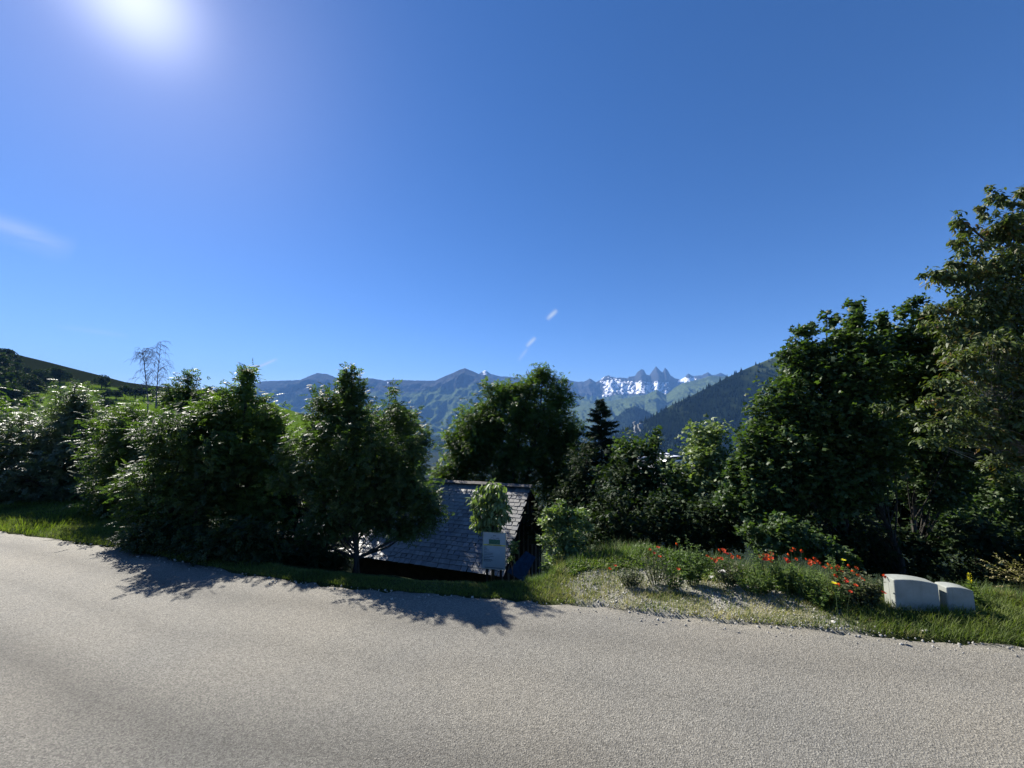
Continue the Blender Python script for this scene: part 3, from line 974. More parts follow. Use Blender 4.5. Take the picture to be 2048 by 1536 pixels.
tree('cherry_tree', 'tall open cherry tree with hanging leaves overhanging from the right frame edge', 'tree', 6.9, 2150,
     [(1992, 388, 20, 24), (2030, 395, 22, 24), (1967, 415, 11, 26), (1918, 442, 15, 20), (1935, 460, 18, 12), (1908, 483, 16, 8), (1908, 530, 16, 14), (1870, 545, 22, 9), (1842, 548, 10, 6), (1940, 500, 24, 22), (1990, 455, 34, 30), (2040, 460, 40, 40),
      (1895, 550, 34, 12), (1950, 545, 45, 24), (2010, 530, 55, 40), (1990, 600, 70, 40), (2060, 600, 60, 60), (1930, 610, 50, 26), (1880, 615, 24, 14), (1900, 650, 50, 20), (2110, 520, 70, 90), (2200, 560, 90, 90), (2180, 700, 90, 60), (2000, 660, 80, 40), (1950, 690, 70, 26), (2050, 700, 60, 50)],
     'drop', 'cherry', 1150, 24, 0.095, 0.13, 0.09, 17, droop=0.85, up=0.1, top=3, base=np.array((9.9, 7.2, -0.4)), trunk_pts=[(2130, 900), (2120, 700), (2070, 560)], branches=46)
tree('cherry_tree', 'olive sunlit boughs with bare twigs reaching in from the right edge above the blocks', 'tree', 6.3, 2170,
     [(1990, 690, 70, 30), (1940, 720, 60, 20), (1990, 760, 75, 30), (1900, 760, 45, 12), (1960, 810, 85, 26), (2040, 780, 60, 60), (1860, 800, 40, 10), (1900, 850, 60, 14), (1990, 870, 70, 22), (1870, 880, 40, 10), (2010, 920, 60, 14), (1770, 815, 30, 8), (1830, 825, 40, 9), (2010, 960, 30, 9), (2030, 850, 60, 60)],
     'drop', 'cherry', 520, 20, 0.085, 0.10, 0.06, 18, droop=0.7, up=0.0, top=4, base=np.array((9.0, 6.5, -0.3)), trunk_pts=[(2150, 1040), (2120, 960), (2085, 880)], branches=70, bark='bark_pale', shell=0.8)

tree('leafy_tree', 'tree half hidden behind the big central tree, shading the left part of the slate roof', 'tree', 16.8, 770,
     [(760, 840, 60, 45), (790, 880, 60, 45), (720, 900, 70, 60), (805, 925, 50, 35), (770, 960, 70, 40), (680, 850, 50, 40), (820, 960, 40, 26), (760, 1020, 80, 40), (835, 900, 26, 40), (815, 850, 30, 40)],
     'ash', 'ash', 620, 12, 0.30, 0.30, 0.12, 41, stems=3)
for i, (bp, dd, lb, nc) in enumerate([
        ('maple', 12.5, [(1680, 960, 90, 60), (1700, 1040, 100, 50), (1600, 1020, 70, 50)], 300),
        ('maple', 12.0, [(1850, 990, 90, 60), (1860, 1060, 100, 40), (1780, 1040, 60, 40)], 300),
        ('maple', 12.5, [(2020, 960, 90, 60), (2010, 1050, 90, 40), (2120, 1000, 80, 80)], 300),
        ('ash', 14.5, [(1165, 940, 34, 50), (1175, 900, 16, 26), (1150, 1010, 50, 50), (1210, 1010, 50, 50), (1100, 1050, 60, 40), (1200, 1080, 60, 30)], 520),
        ('maple', 13.0, [(1240, 960, 34, 40), (1330, 1010, 70, 40), (1400, 1060, 90, 40), (1490, 1030, 70, 50), (1470, 960, 40, 40)], 360)]):
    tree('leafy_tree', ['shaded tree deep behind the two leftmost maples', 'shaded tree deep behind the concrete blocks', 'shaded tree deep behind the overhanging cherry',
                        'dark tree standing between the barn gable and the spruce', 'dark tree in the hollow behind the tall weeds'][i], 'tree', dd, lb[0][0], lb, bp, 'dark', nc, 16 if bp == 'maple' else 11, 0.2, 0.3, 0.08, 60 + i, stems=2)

# low growth
tree('maple_bush', 'pale leafy maple bush spreading behind the middle poppies', 'bush', 6.9, 1590,
     [(1540, 1075, 45, 24), (1600, 1085, 60, 26), (1650, 1105, 40, 18), (1500, 1060, 26, 16), (1570, 1050, 40, 14), (1690, 1120, 26, 14)],
     'maple', 'maple', 240, 16, 0.085, 0.09, 0.018, 19, stems=3, branches=12)
tree('shrub', 'upright light-leaved shrub right of the sign at the road edge', 'shrub', 6.5, 1128,
     [(1128, 1075, 40, 50), (1110, 1030, 22, 22), (1150, 1030, 24, 26), (1125, 1010, 14, 14), (1105, 1040, 26, 26), (1175, 1050, 10, 20), (1120, 1125, 34, 30), (1155, 1110, 24, 26), (1080, 1045, 10, 8), (1090, 1075, 14, 10)],
     'leaf', 'shrub', 330, 12, 0.08, 0.075, 0.02, 20, up=0.7, branches=18, shell=0.6)
tree('sapling', 'round-headed young tree with hanging leaves just above the notice board', 'tree', 6.85, 986,
     [(982, 1000, 38, 28), (985, 975, 28, 14), (962, 1020, 22, 24), (1000, 1022, 26, 22), (980, 1042, 26, 20), (955, 1040, 12, 16)],
     'drop', 'shrub', 200, 12, 0.10, 0.065, 0.03, 21, droop=1.1, up=0.0, branches=10, trunk_pts=[(986, 1100), (985, 1050)])
tree('sprig', 'small leafy shoot beside the right edge of the notice board', 'plant', 6.7, 1024,
     [(1028, 1092, 8, 7), (1030, 1104, 7, 4), (1022, 1118, 5, 5)], 'leaf', 'shrub', 22, 7, 0.07, 0.05, 0.008, 22, branches=3)
for i, (bp, dd, lb, nc, lab, mt) in enumerate([
        (630, 6.9, [(640, 1120, 45, 22), (590, 1115, 30, 24), (670, 1130, 24, 18)], 130, 'dark ivy-like bush at the foot of the big central tree', 'ash'),
        (1230, 10.5, [(1230, 1010, 60, 45), (1200, 1070, 60, 40), (1265, 1060, 50, 40)], 230, 'shaded bush below the spruce', 'maple'),
        (1340, 10.0, [(1330, 1020, 50, 30), (1350, 1065, 60, 30)], 170, 'shaded bush with bent bare stems behind the tall weeds', 'maple'),
        (1440, 9.6, [(1430, 1020, 55, 30), (1450, 1065, 60, 26)], 170, 'shaded bush below the lone round treetop', 'maple'),
        (80, 11.5, [(60, 1000, 120, 22), (180, 1020, 70, 16)], 150, 'dark hedge-like bush under the silvery tree', 'ash'),
        (340, 9.4, [(300, 1050, 70, 22), (400, 1085, 70, 26), (480, 1100, 50, 22)], 190, 'dark scrub behind the trunks on the left', 'ash'),
        (330, 6.6, [(300, 1075, 40, 22), (360, 1095, 50, 22), (400, 1105, 30, 20)], 150, 'dark bush at the verge under the leaning tree', 'ash'),
        (470, 6.3, [(440, 1100, 50, 26), (510, 1110, 50, 28), (480, 1070, 50, 22)], 190, 'dark bush at the verge in front of the plank fence', 'ash'),
        (1900, 8.6, [(1850, 1090, 70, 30), (1950, 1080, 60, 40), (2040, 1100, 60, 40), (1820, 1140, 60, 24), (1920, 1140, 70, 24), (2030, 1150, 70, 24)], 330, 'dark scrub behind the two concrete blocks', 'maple'),
        (1700, 8.8, [(1680, 1060, 70, 40), (1760, 1080, 60, 40), (1740, 1120, 50, 20)], 240, 'dark scrub under the tallest maple', 'maple')]):
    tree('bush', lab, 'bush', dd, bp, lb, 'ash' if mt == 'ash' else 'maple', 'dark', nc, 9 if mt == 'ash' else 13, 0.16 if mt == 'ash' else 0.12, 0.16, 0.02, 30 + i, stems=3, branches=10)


# spruce
def spruce(d, x, ytop, ybot, hw, seed, label):
    rg = np.random.default_rng(seed)
    top = P(x, ytop, d)
    base = np.array((top[0], d, float(ground_z(top[0], d)) - 0.05))
    root = empty('spruce_tree', base, label, 'tree')
    H = top[2] - base[2]
    MB().tube([(0, 0, 0), (0, 0, H * 0.5), (0, 0, H)], [0.13, 0.07, 0.01], 8).build('trunk', M['bark'], root, True)
    R = hw * d / FPX
    vis = (ybot - ytop) * d / FPX
    pos, dr, up_, sz = [], [], [], []
    mb = MB()
    for k in range(210):
        q = (k / 210) ** 0.9
        z = H - 0.05 - q * vis
        if z < 0.5: break
        L = R * (0.06 + 1.05 * q ** 0.8) * rg.uniform(0.55, 1.2)
        a = rg.random() * 6.283
        o = np.array((0, 0, z))
        d1 = np.array((math.cos(a), math.sin(a), 0))
        tipz = z - L * 0.28 + L * 0.2
        pts = [o, o + d1 * L * 0.5 + np.array((0, 0, -L * 0.22)), o + d1 * L + np.array((0, 0, -L * 0.12 * rg.random() + L * 0.05))]
        mb.tube(pts, [0.018, 0.011, 0.003], 3, False)
        ns = int(10 + 60 * L)
        for j in range(ns):
            f = 0.12 + 0.88 * (j + rg.random()) / ns
            p = pts[0] * (1 - f) ** 2 + 2 * pts[1] * f * (1 - f) + pts[2] * f * f
            side = np.cross(d1, (0, 0, 1)) * (1 if j % 2 else -1)
            dd = d1 * 0.7 + side * rg.uniform(0.3, 1.1) + np.array((0, 0, rg.uniform(-0.75, 0.12)))
            pos.append(p); dr.append(dd); up_.append((rg.normal() * 0.4, rg.normal() * 0.4, 1)); sz.append(rg.uniform(0.10, 0.24) * (1.1 - 0.4 * f))
    pos, dr, up_, sz = map(np.array, (pos, dr, up_, sz))
    # every spray is a bunch of needle combs
    allV, allF, off, tn = [], [], 0, []
    for r_ in range(3):
        V, F, kk = instance('leaf', pos + rg.normal(size=pos.shape) * 0.015, dr + rg.normal(size=dr.shape) * 0.35, up_ + rg.normal(size=dr.shape) * 0.5, sz, np.full(len(sz), 0.34))
        allV.append(V); allF.append(F + off); off += len(V)
        tn.append(np.repeat(rg.random(len(sz)), kk))
    obj('crown', mesh_np('crown', np.concatenate(allV), np.concatenate(allF), M['needle'], {'tone': np.concatenate(tn)}), root)
    mb.build('branches', M['bark'], root)


spruce(16.5, 1201, 797, 1060, 88, 5, 'narrow dark spruce right of the round-crowned tree behind the barn')


# nearly bare birch
def bare_birch():
    d = 12.5
    rg = np.random.default_rng(77)
    bx = px_uv(300, 900)[0] * d
    base = np.array((bx, d, float(ground_z(bx, d)) - 0.05))
    root = empty('birch_tree', base, 'nearly bare birch with thin drooping twigs above the left tree row', 'tree')
    tr, br = MB(), MB()
    for lx in ((302, 1000, 296, 800, 288, 725, 284, 700), (308, 1000, 312, 810, 316, 740, 322, 683)):
        pts = [P(lx[i], lx[i + 1], d) - base for i in (0, 2, 4, 6)]
        pts[0] = np.array((0.0, 0, 0)) + (pts[0] * 0 if lx[0] == 302 else np.array((0.12, 0.02, 0)))
        tr.tube(pts, [0.04, 0.016, 0.009, 0.003], 6)
        P4 = np.array(pts)
        for k in range(44):
            q = rg.uniform(0.42, 0.99) * 3
            i = min(int(q), 2)
            a = P4[i] + (P4[i + 1] - P4[i]) * (q - i)
            an = rg.random() * 6.283
            L = rg.uniform(0.2, 0.62) * (1.35 - 0.38 * q)
            h = np.array((math.cos(an), 0.6 * math.sin(an), 0))
            p1 = a + h * L * 0.5 + np.array((0, 0, L * 0.55))
            p2 = a + h * L + np.array((0, 0, L * rg.uniform(0.5, 1.15)))
            br.tube([a, p1, p2], [0.006, 0.004, 0.002], 3, False)
            for j in range(4):
                f = rg.random()
                s0 = p1 * (1 - f) + p2 * f
                hh = h * rg.uniform(0.05, 0.3) + rg.normal(size=3) * np.array((0.08, 0.08, 0))
                ln = rg.uniform(0.05, 0.34)
                br.tube([s0, s0 + hh * 0.7 + np.array((0, 0, -ln * 0.3)), s0 + hh + np.array((0, 0, -ln))], [0.0035, 0.003, 0.002], 3, False)
    tr.build('trunk', M['twig'], root, True)
    br.build('branches', M['twig'], root)


bare_birch()

# trees on the left hillside
HT = [(8, 697, 724, 17, 'a'), (4, 711, 742, 16, 'a'), (28, 708, 730, 12, 'a'), (24, 722, 752, 16, 'a'), (33, 716, 738, 10, 'a'), (9, 738, 782, 24, 'a'), (35, 738, 785, 20, 'a'), (56, 747, 794, 22, 'a'), (-30, 700, 760, 34, 'a'),
      (-60, 720, 800, 50, 'a'), (50, 734, 748, 9, 'a'), (80, 738, 768, 15, 'b'), (92, 750, 772, 9, 'b'), (107, 733, 766, 14, 'b'), (119, 735, 766, 13, 'b'), (133, 743, 765, 9, 'b'), (203, 747, 776, 12, 's1'), (212, 763, 777, 7, 's2'),
      (60, 773, 790, 9, 'c'), (88, 775, 785, 7, 'c'), (22, 774, 806, 24, 'c'), (58, 788, 812, 15, 'c'), (12, 800, 826, 18, 'c'), (209, 776, 800, 13, 'd'), (232, 778, 799, 11, 'd'), (250, 769, 799, 14, 'd'), (270, 776, 799, 11, 'd'), (288, 770, 800, 15, 'd'),
      (306, 775, 800, 13, 'd'), (331, 778, 800, 13, 'd'), (211, 798, 824, 17, 's3'), (356, 781, 800, 12, 'd'), (416, 772, 790, 9, 'e'), (436, 777, 792, 10, 'e')]
ORD = ['leftmost', 'second', 'third', 'fourth', 'fifth', 'sixth', 'seventh', 'eighth', 'ninth', 'tenth', 'eleventh', 'twelfth', 'thirteenth', 'fourteenth']


def nth(i):
    return ORD[i] if i == 0 else ORD[i] + ' from left'


HL = {'a': ('rounded tree in the dark hilltop wood', 'trees in the wood on the left hilltop'),
      'b': ('dark tree above the hillside meadow', 'trees above the hillside meadow'),
      'c': ('grey-green bushy tree below the hilltop wood', 'trees below the hilltop wood'),
      'd': ('round tree in the row below the hillside meadow', 'trees below the hillside meadow'),
      'e': ('small far tree on the hill crest left of the feathery tree', 'trees on the low end of the hill crest'),
      's1': ('lone tree breaking the hill skyline above the meadow', None), 's2': ('small pale round bush at the right end of the hillside meadow', None),
      's3': ('soft grey-green tree below the meadow, left of the birch', None)}
for i, (x, yt, yb, hw, g_) in enumerate(HT):
    rg = np.random.default_rng(500 + i)
    t_ = float(hill_t(x, yb))
    d = HD + (HDN - HD) * t_
    b = P(x, yb, d)
    same = sorted(q_[0] for q_ in HT if q_[4] == g_)
    lab = HL[g_][0] if len(same) == 1 else HL[g_][0] + ', ' + nth(same.index(x))
    root = empty('hill_tree', b, lab, 'tree', HL[g_][1])
    H = (yb - yt) * d / FPX
    R = hw * d / FPX
    LBs = []
    for k in range(11):
        a = rg.random() * 6.283
        q = rg.random()
        rr = R * (0.62 - 0.2 * q)
        LBs.append((math.cos(a) * R * 0.55 * (1 - 0.6 * q), math.sin(a) * R * 0.55 * (1 - 0.6 * q), H * (0.38 + 0.46 * q), rr))
    LBs = np.array(LBs)
    n = 1300
    pk = rg.integers(0, len(LBs), n)
    dv = rg.normal(size=(n, 3)); dv /= np.linalg.norm(dv, axis=1, keepdims=True)
    pos = LBs[pk, :3] + dv * (LBs[pk, 3] * rg.uniform(0.8, 1.08, n))[:, None] * np.array((1, 1, 0.72))
    pos[:, 2] = np.maximum(pos[:, 2], H * 0.05)
    V, F, k = instance('clump', pos, dv + rg.normal(size=(n, 3)) * 0.8, dv * 0.8 + rg.normal(size=(n, 3)) * 0.4 + np.array((0, 0, 0.8)), R * rg.uniform(0.10, 0.2, n))
    obj('crown', mesh_np('crown', V, F, M['far_leaf'], {'tone': np.repeat(rg.random(n) * 0.8 + 0.2 * (g_ in ('s2', 's3', 'c')), k)}), root)
    MB().tube([(0, 0, -0.5), (0, 0, H * 0.4), (0, 0, H * 0.7)], [R * 0.09, R * 0.06, R * 0.03], 6).build('trunk', M['bark'], root, True)

# ------------------------------------------------------------------ barn
RD = 15.0
A = math.radians(-18.5)
ux = np.array((math.cos(A), math.sin(A), 0.0))              # along the ridge, to the right
uy = np.array((math.sin(A), -math.cos(A), 0.0))             # horizontally towards the road
ridge_r = P(1061, 976, RD)
eave_drop, run = 0.138 * RD, 0.200 * RD
LEN = 6.05
barn_rot = A
eave_r = ridge_r + uy * run - np.array((0, 0, eave_drop))
gz_b = float(ground_z(eave_r[0], eave_r[1]))
Hb = ridge_r[2] - (eave_r[2] - 2.15)
org = ridge_r - ux * LEN / 2
org[2] = ridge_r[2] - Hb                                     # local frame: x along the ridge, y away from the road, z up
barn = empty('barn', org, 'old wooden barn with a sunlit slate roof below the road, behind the notice board', 'barn', rz=A)
M['wood_dark'] = simple('weathered_wood', (0.028, 0.025, 0.023), 0.9, 0.05, 0.4, 5)
M['wood_grey'] = simple('grey_wood', (0.12, 0.11, 0.10), 0.8, 0.3, 0.3, 8)
ms = Mat('slate')
oi = ms.node('ShaderNodeObjectInfo')
sn = ms.noise(9, 5)
sc_ = ms.ramp(oi.outputs['Random'], [(0.0, (0.075, 0.073, 0.066)), (0.5, (0.125, 0.122, 0.110)), (0.85, (0.17, 0.165, 0.148)), (1.0, (0.085, 0.09, 0.10))])
ms.color(ms.mix(1.0, sc_, ms.ramp(sn, [(0.3, 0.72), (0.7, 1.22)]), 'MULTIPLY')).rough(0.52, 1.0)
ms.bump(ms.noise(30, 5), 0.35, 0.004)
M['slate'] = ms.m
ridge_h = Hb
pitch = math.atan2(eave_drop, run)
slope_len = math.hypot(eave_drop, run)
wall_h = Hb - eave_drop
# walls
Wd = run * 2
mb = MB()
mb.box((0, -run + 0.45, wall_h / 2 + 0.1), (LEN - 0.6, 0.1, wall_h + 0.2)).build('wall', M['wood_dark'], barn)
MB().box((0, run - 0.45, wall_h / 2 + 0.1), (LEN - 0.6, 0.1, wall_h + 0.2)).build('wall', M['wood_dark'], barn)
for sx in (-1, 1):
    xg = sx * (LEN / 2 - 0.3)
    gab = MB().prism([(-run + 0.5, 0), (run - 0.5, 0), (run - 0.5, wall_h + 0.2), (0, ridge_h - 0.12), (-run + 0.5, wall_h + 0.2)], -0.03, 0.03)
    gab.v = [(y_ + xg, x_, z_) for (x_, y_, z_) in gab.v]
    gab.build('gable_wall', M['wood_dark'], barn)
for k in range(26):                                          # upright boards on the right gable
    y = -run + 0.55 + k * (2 * run - 1.1) / 25
    top_z = ridge_h - 0.14 - abs(y) * eave_drop / run
    MB().box((LEN / 2 - 0.255 + random.uniform(-.006, .006), y, top_z / 2), (0.025, (2 * run - 1.1) / 25 - 0.012, top_z)).build('board', M['wood_dark'] if k % 3 else M['wood_grey'], barn)
# roof
roofR = Matrix.Rotation(pitch, 3, 'X')
mb = MB()
mb.box((0, -run / 2, Hb - eave_drop / 2 - 0.05), (LEN - 0.04, slope_len, 0.05), roofR)
mb.box((0, run / 2, Hb - eave_drop / 2 - 0.05), (LEN - 0.04, slope_len, 0.05), Matrix.Rotation(-pitch, 3, 'X'))
roof = mb.build('roof', M['wood_dark'], barn)
for sx in (-1, 1):
    MB().box((sx * (LEN / 2 - 0.01), -run / 2, Hb - eave_drop / 2 - 0.12), (0.03, slope_len, 0.13), roofR).build('bargeboard', M['wood_dark'], barn)
for k, x0 in enumerate(np.linspace(-LEN / 2 + 0.01, LEN / 2 - 1.2, 5)):   # lapped ridge boards
    MB().box((x0 + 0.62, -0.05, Hb + 0.075 + 0.012 * (k % 2)), (1.26, 0.16, 0.03), Matrix.Rotation(0.5, 3, 'X')).box((x0 + 0.62, 0.08, Hb + 0.07 + 0.012 * (k % 2)), (1.26, 0.16, 0.03), Matrix.Rotation(-0.5, 3, 'X')).build('ridge_board', M['wood_grey'], barn)
rows, rh = 21, slope_len / 21
slate_me = []
for k in range(6):
    mb = MB()
    w_, h_ = 0.198, rh * 1.5
    jl, jr = random.uniform(-.012, .012), random.uniform(-.012, .012)
    ch = random.uniform(0, 0.03) if k % 2 else 0
    poly = [(-w_ / 2 + ch, -h_ + jl), (w_ / 2 - ch * 0.6, -h_ + jr), (w_ / 2, 0), (-w_ / 2, 0)]
    mb.prism(poly, -0.007, 0.007)
    me = bpy.data.meshes.new('slate')
    me.from_pydata([(a, c, -b) for a, b, c in mb.v], [], [f for f in mb.f])
    me.update()
    me.materials.append(M['slate'])
    slate_me.append(me)
places = []
for rr_ in range(rows):
    off = (rr_ % 2) * 0.10 + random.uniform(-0.03, 0.03)
    x = LEN / 2 - 0.10 - off * 0.5
    while x > -LEN / 2 + 0.1:
        places.append((x, rr_))
        x -= 0.206 + random.uniform(-0.010, 0.014)
vis = sorted(places, key=lambda p: -(p[0] + 0.10 * p[1]))
pick_ = set(vis[:290])
rest = MB()
for (x, rr_) in places:
    s = (rr_ + 0.02) * rh - 0.02
    z0 = 0.02 + 0.018
    tilt = 0.085 + random.uniform(-0.012, 0.02)
    # position of the upper edge on the slope
    yy = -(s) * math.cos(pitch)
    zz = Hb - s * math.sin(pitch) - 0.02
    R = Matrix.Rotation(pitch - tilt, 4, 'X') @ Matrix.Rotation(random.uniform(-.02, .02), 4, 'Z')
    mat_ = Matrix.Translation((x, yy, zz)) @ R
    me = random.choice(slate_me)
    if (x, rr_) in pick_:
        o = obj('slate', me, roof)
        o.matrix_local = mat_
    else:
        n = len(rest.v)
        rest.v += [tuple(mat_ @ vv.co) for vv in me.vertices]
        rest.f += [tuple(n + i for i in p.vertices) for p in me.polygons]
o = rest.build('slates', M['slate'], roof)
o['kind'] = 'stuff'

# blue sheet leaning at the barn's corner
M['blue'] = simple('blue_panel', (0.012, 0.04, 0.085), 0.8, 0.15, 0.25, 12)
q = [P(1052, 1102, 8.95), P(1071, 1115, 8.95), P(1046, 1163, 8.6), P(1014, 1144, 8.6)]
cq = sum(q) / 4
nrm = np.cross(q[1] - q[0], q[3] - q[0]); nrm /= np.linalg.norm(nrm)
bp = empty('blue_panel', cq, 'dark blue flat sheet leaning in the shade right of the notice board', 'sheet')
mb = MB()
NR = 8
for a in range(NR + 1):
    f = a / NR
    for side in (0, 1):
        p = (q[0] * (1 - f) + q[1] * f) if side == 0 else (q[3] * (1 - f) + q[2] * f)
        for th in (-1, 1):
            mb.v.append(tuple(p - cq + nrm * (0.01 * th + (0.003 if a % 2 else -0.003))))
for a in range(NR):
    i = a * 4; j = i + 4
    mb.f += [(i, i + 2, j + 2, j), (i + 1, j + 1, j + 3, i + 3), (i, j, j + 1, i + 1), (i + 2, i + 3, j + 3, j + 2)]
mb.build('sheet', M['blue'], bp)
MB().tube([tuple((q[0] + q[1]) / 2 - cq - nrm * 0.03 * np.sign(nrm[1]) * -1), tuple((q[0] + q[1]) / 2 - cq + np.array((0, 0.3, -2.2)))], [0.03, 0.03], 6).build('prop', M['wood_dark'], bp)

# ------------------------------------------------------------------ notice board
SD = 6.55
sTL, sTR, sBR, sBL = (P(964.5, 1063, SD), P(1009, 1067, SD - 0.05), P(1013.5, 1139.5, SD - 0.05), P(967, 1137, SD))
sc0 = (sTL + sTR + sBR + sBL) / 4
su = ((sTR - sTL) + (sBR - sBL)) / 2
SWd = np.linalg.norm(su); su /= SWd
sv = ((sTL - sBL) + (sTR - sBR)) / 2
SH = np.linalg.norm(sv); sv /= SH
sv = sv - su * np.dot(sv, su); sv /= np.linalg.norm(sv)
sn_ = np.cross(su, sv)
sign = empty('notice_board', sc0, 'white notice board with mountain logo, yellow band and rows of print, at the road edge', 'sign')
sign.matrix_world = Matrix(((su[0], sv[0], sn_[0], sc0[0]), (su[1], sv[1], sn_[1], sc0[1]), (su[2], sv[2], sn_[2], sc0[2]), (0, 0, 0, 1)))


def flat(name, c, rough=0.6):
    m = Mat(name)
    m.color(c).rough(rough, 0.3)
    return m.m


M['board_white'] = simple('board_white', (0.34, 0.36, 0.36), 0.5, 0.4, 0.06, 10, 0.05)
M['ink'] = flat('ink', (0.04, 0.045, 0.06))
M['ink_pale'] = flat('pale_ink', (0.36, 0.38, 0.40))
M['yellow'] = flat('yellow_band', (0.62, 0.5, 0.08))
M['green_pic'] = simple('green_picture', (0.05, 0.12, 0.07), 0.6, 0.3, 0.4, 60, 0.0)
M['frame_metal'] = simple('board_frame', (0.42, 0.40, 0.30), 0.5, 0.5, 0.1, 10, 0.05)
bo = MB().box((0, 0, 0), (SWd - 0.01, SH - 0.01, 0.012)).build('panel', M['board_white'], sign)
fr = MB()
for sx in (-1, 1): fr.box((sx * (SWd / 2 - 0.004), 0, 0.001), (0.008, SH, 0.02))
for sy in (-1, 1): fr.box((0, sy * (SH / 2 - 0.004), 0.001), (SWd - 0.016, 0.008, 0.02))
fr.build('frame', M['frame_metal'], sign)


def sgn(mb, u0, v0, u1, v1, z=0.008):
    """rectangle in board fractions: u left to right, v top to bottom"""
    x0, x1 = (u0 - 0.5) * SWd, (u1 - 0.5) * SWd
    y0, y1 = (0.5 - v0) * SH, (0.5 - v1) * SH
    mb.box(((x0 + x1) / 2, (y0 + y1) / 2, z), (abs(x1 - x0), abs(y1 - y0), 0.002))


mb = MB(); sgn(mb, 0.02, 0.325, 0.98, 0.36); mb.build('title_band', M['yellow'], bo)
mb = MB(); sgn(mb, 0.26, 0.19, 0.75, 0.315); mb.build('picture', M['green_pic'], bo)
mb = MB()
for k in range(24):
    u0 = 0.19 + k * 0.026
    if k in (9,): continue
    sgn(mb, u0, 0.334, u0 + 0.018, 0.352, 0.0102)
for k, (u1, vv) in enumerate([(0.2, .375), (0.15, .41), (0.2, .445), (0.26, .48), (0.17, .52), (0.44, .565), (0.45, .605), (0.47, .65), (0.31, .69), (0.43, .735), (0.44, .755), (0.37, .785)]):
    u = 0.06
    while u < u1:
        w_ = random.uniform(0.02, 0.05)
        sgn(mb, u, vv, min(u + w_, u1 + 0.01), vv + 0.011)
        u += w_ + 0.01
sgn(mb, 0.1, 0.955, 0.92, 0.967)
# letter H and the mountain line of the logo
for a in (0.455, 0.525): sgn(mb, a, 0.065, a + 0.015, 0.105)
sgn(mb, 0.47, 0.08, 0.525, 0.088)


def stroke(mb, p, q, w=0.003):
    a = Vector(((p[0] - .5) * SWd, (.5 - p[1]) * SH, 0.008)); b = Vector(((q[0] - .5) * SWd, (.5 - q[1]) * SH, 0.008))
    m_ = (a + b) / 2; dd = b - a
    mb.box(m_, (dd.length, w, 0.002), Matrix.Rotation(math.atan2(dd.y, dd.x), 3, 'Z'))


lg = [(0.30, 0.185), (0.36, 0.145), (0.41, 0.125), (0.47, 0.165), (0.51, 0.182), (0.60, 0.15), (0.65, 0.13), (0.71, 0.16), (0.75, 0.175)]
for a, b in zip(lg[:-1], lg[1:]): stroke(mb, a, b)
stroke(mb, (0.60, 0.165), (0.66, 0.15)); stroke(mb, (0.66, 0.15), (0.70, 0.182))
mb.build('lettering', M['ink'], bo)
mb = MB()
for k in range(22):
    vv = 0.385 + k * 0.024
    u = 0.5 if k > 7 else 0.4
    while u < 0.9:
        w_ = random.uniform(0.03, 0.08)
        if random.random() < 0.85: sgn(mb, u, vv, min(u + w_, 0.93), vv + 0.006)
        u += w_ + 0.012
mb.build('small_print', M['ink_pale'], bo)
p0 = np.array((0, -SH * 0.49, -0.02))
post = MB()
for sx in (-0.3, 0.3): post.box((sx * SWd, -SH * 0.5 - 0.15, -0.03), (0.035, 0.75, 0.035))
post.build('post', M['wood_dark'], sign)

# ------------------------------------------------------------------ concrete blocks
mc = Mat('block_concrete')
cn, cn2 = mc.noise(6, 6), mc.noise(60, 4)
mp = mc.node('ShaderNodeMapping'); mp.inputs['Scale'].default_value = (28, 28, 2.2); mc.l.new(mc.coord(), mp.inputs[0])
st = mc.noise(1.0, 4, mp.outputs[0])
cc = mc.ramp(cn, [(0.3, (0.22, 0.235, 0.205)), (0.7, (0.30, 0.315, 0.28))])
cc = mc.mix(mc.ramp(st, [(0.55, 0.0), (0.75, 0.45)]), cc, (0.15, 0.15, 0.13))
cc = mc.mix(mc.ramp(cn2, [(0.6, 0.0), (0.75, 0.35)]), cc, (0.15, 0.14, 0.12))
mc.color(cc).rough(0.85, 0.3)
mc.bump(mc.math('ADD', cn2, cn), 0.35, 0.006)
M['block'] = mc.m


def block(w, h, dep, x, y, rz, label):
    poly = [(0, -0.1), (0.0, h * 0.985)]
    for k in range(1, 9):
        f = k / 9
        poly.append((w * f, h * (0.985 + 0.055 * math.sin(math.pi * f) ** 0.8 - 0.07 * f)))
    poly += [(w, h * 0.915), (w + 0.012, -0.1)]
    mb = MB().prism([(a, b) for a, b in poly][::-1], 0, dep)
    o = mb.build('concrete_block', M['block'], bevel=0.011)
    o.location = (x, y, 0.0)
    o.rotation_euler = (0.0, 0.0, rz)
    tag(o, label, 'concrete block', 'concrete blocks on the grass verge')


bd = on_plane(1790, 1221, 0.05)[1]
p = P(1787.5, 1158.6, bd)
block(0.412 * bd / 4.27, p[2], 0.16, p[0], p[1], math.radians(-8), 'larger pale concrete block, left of the pair on the grass verge')
p = P(1892.5, 1174, bd * 0.985)
block(0.24 * bd / 4.21, p[2], 0.15, p[0], p[1], math.radians(-9), 'smaller pale concrete block, right of the pair beside the mullein')

# ------------------------------------------------------------------ grass and weeds


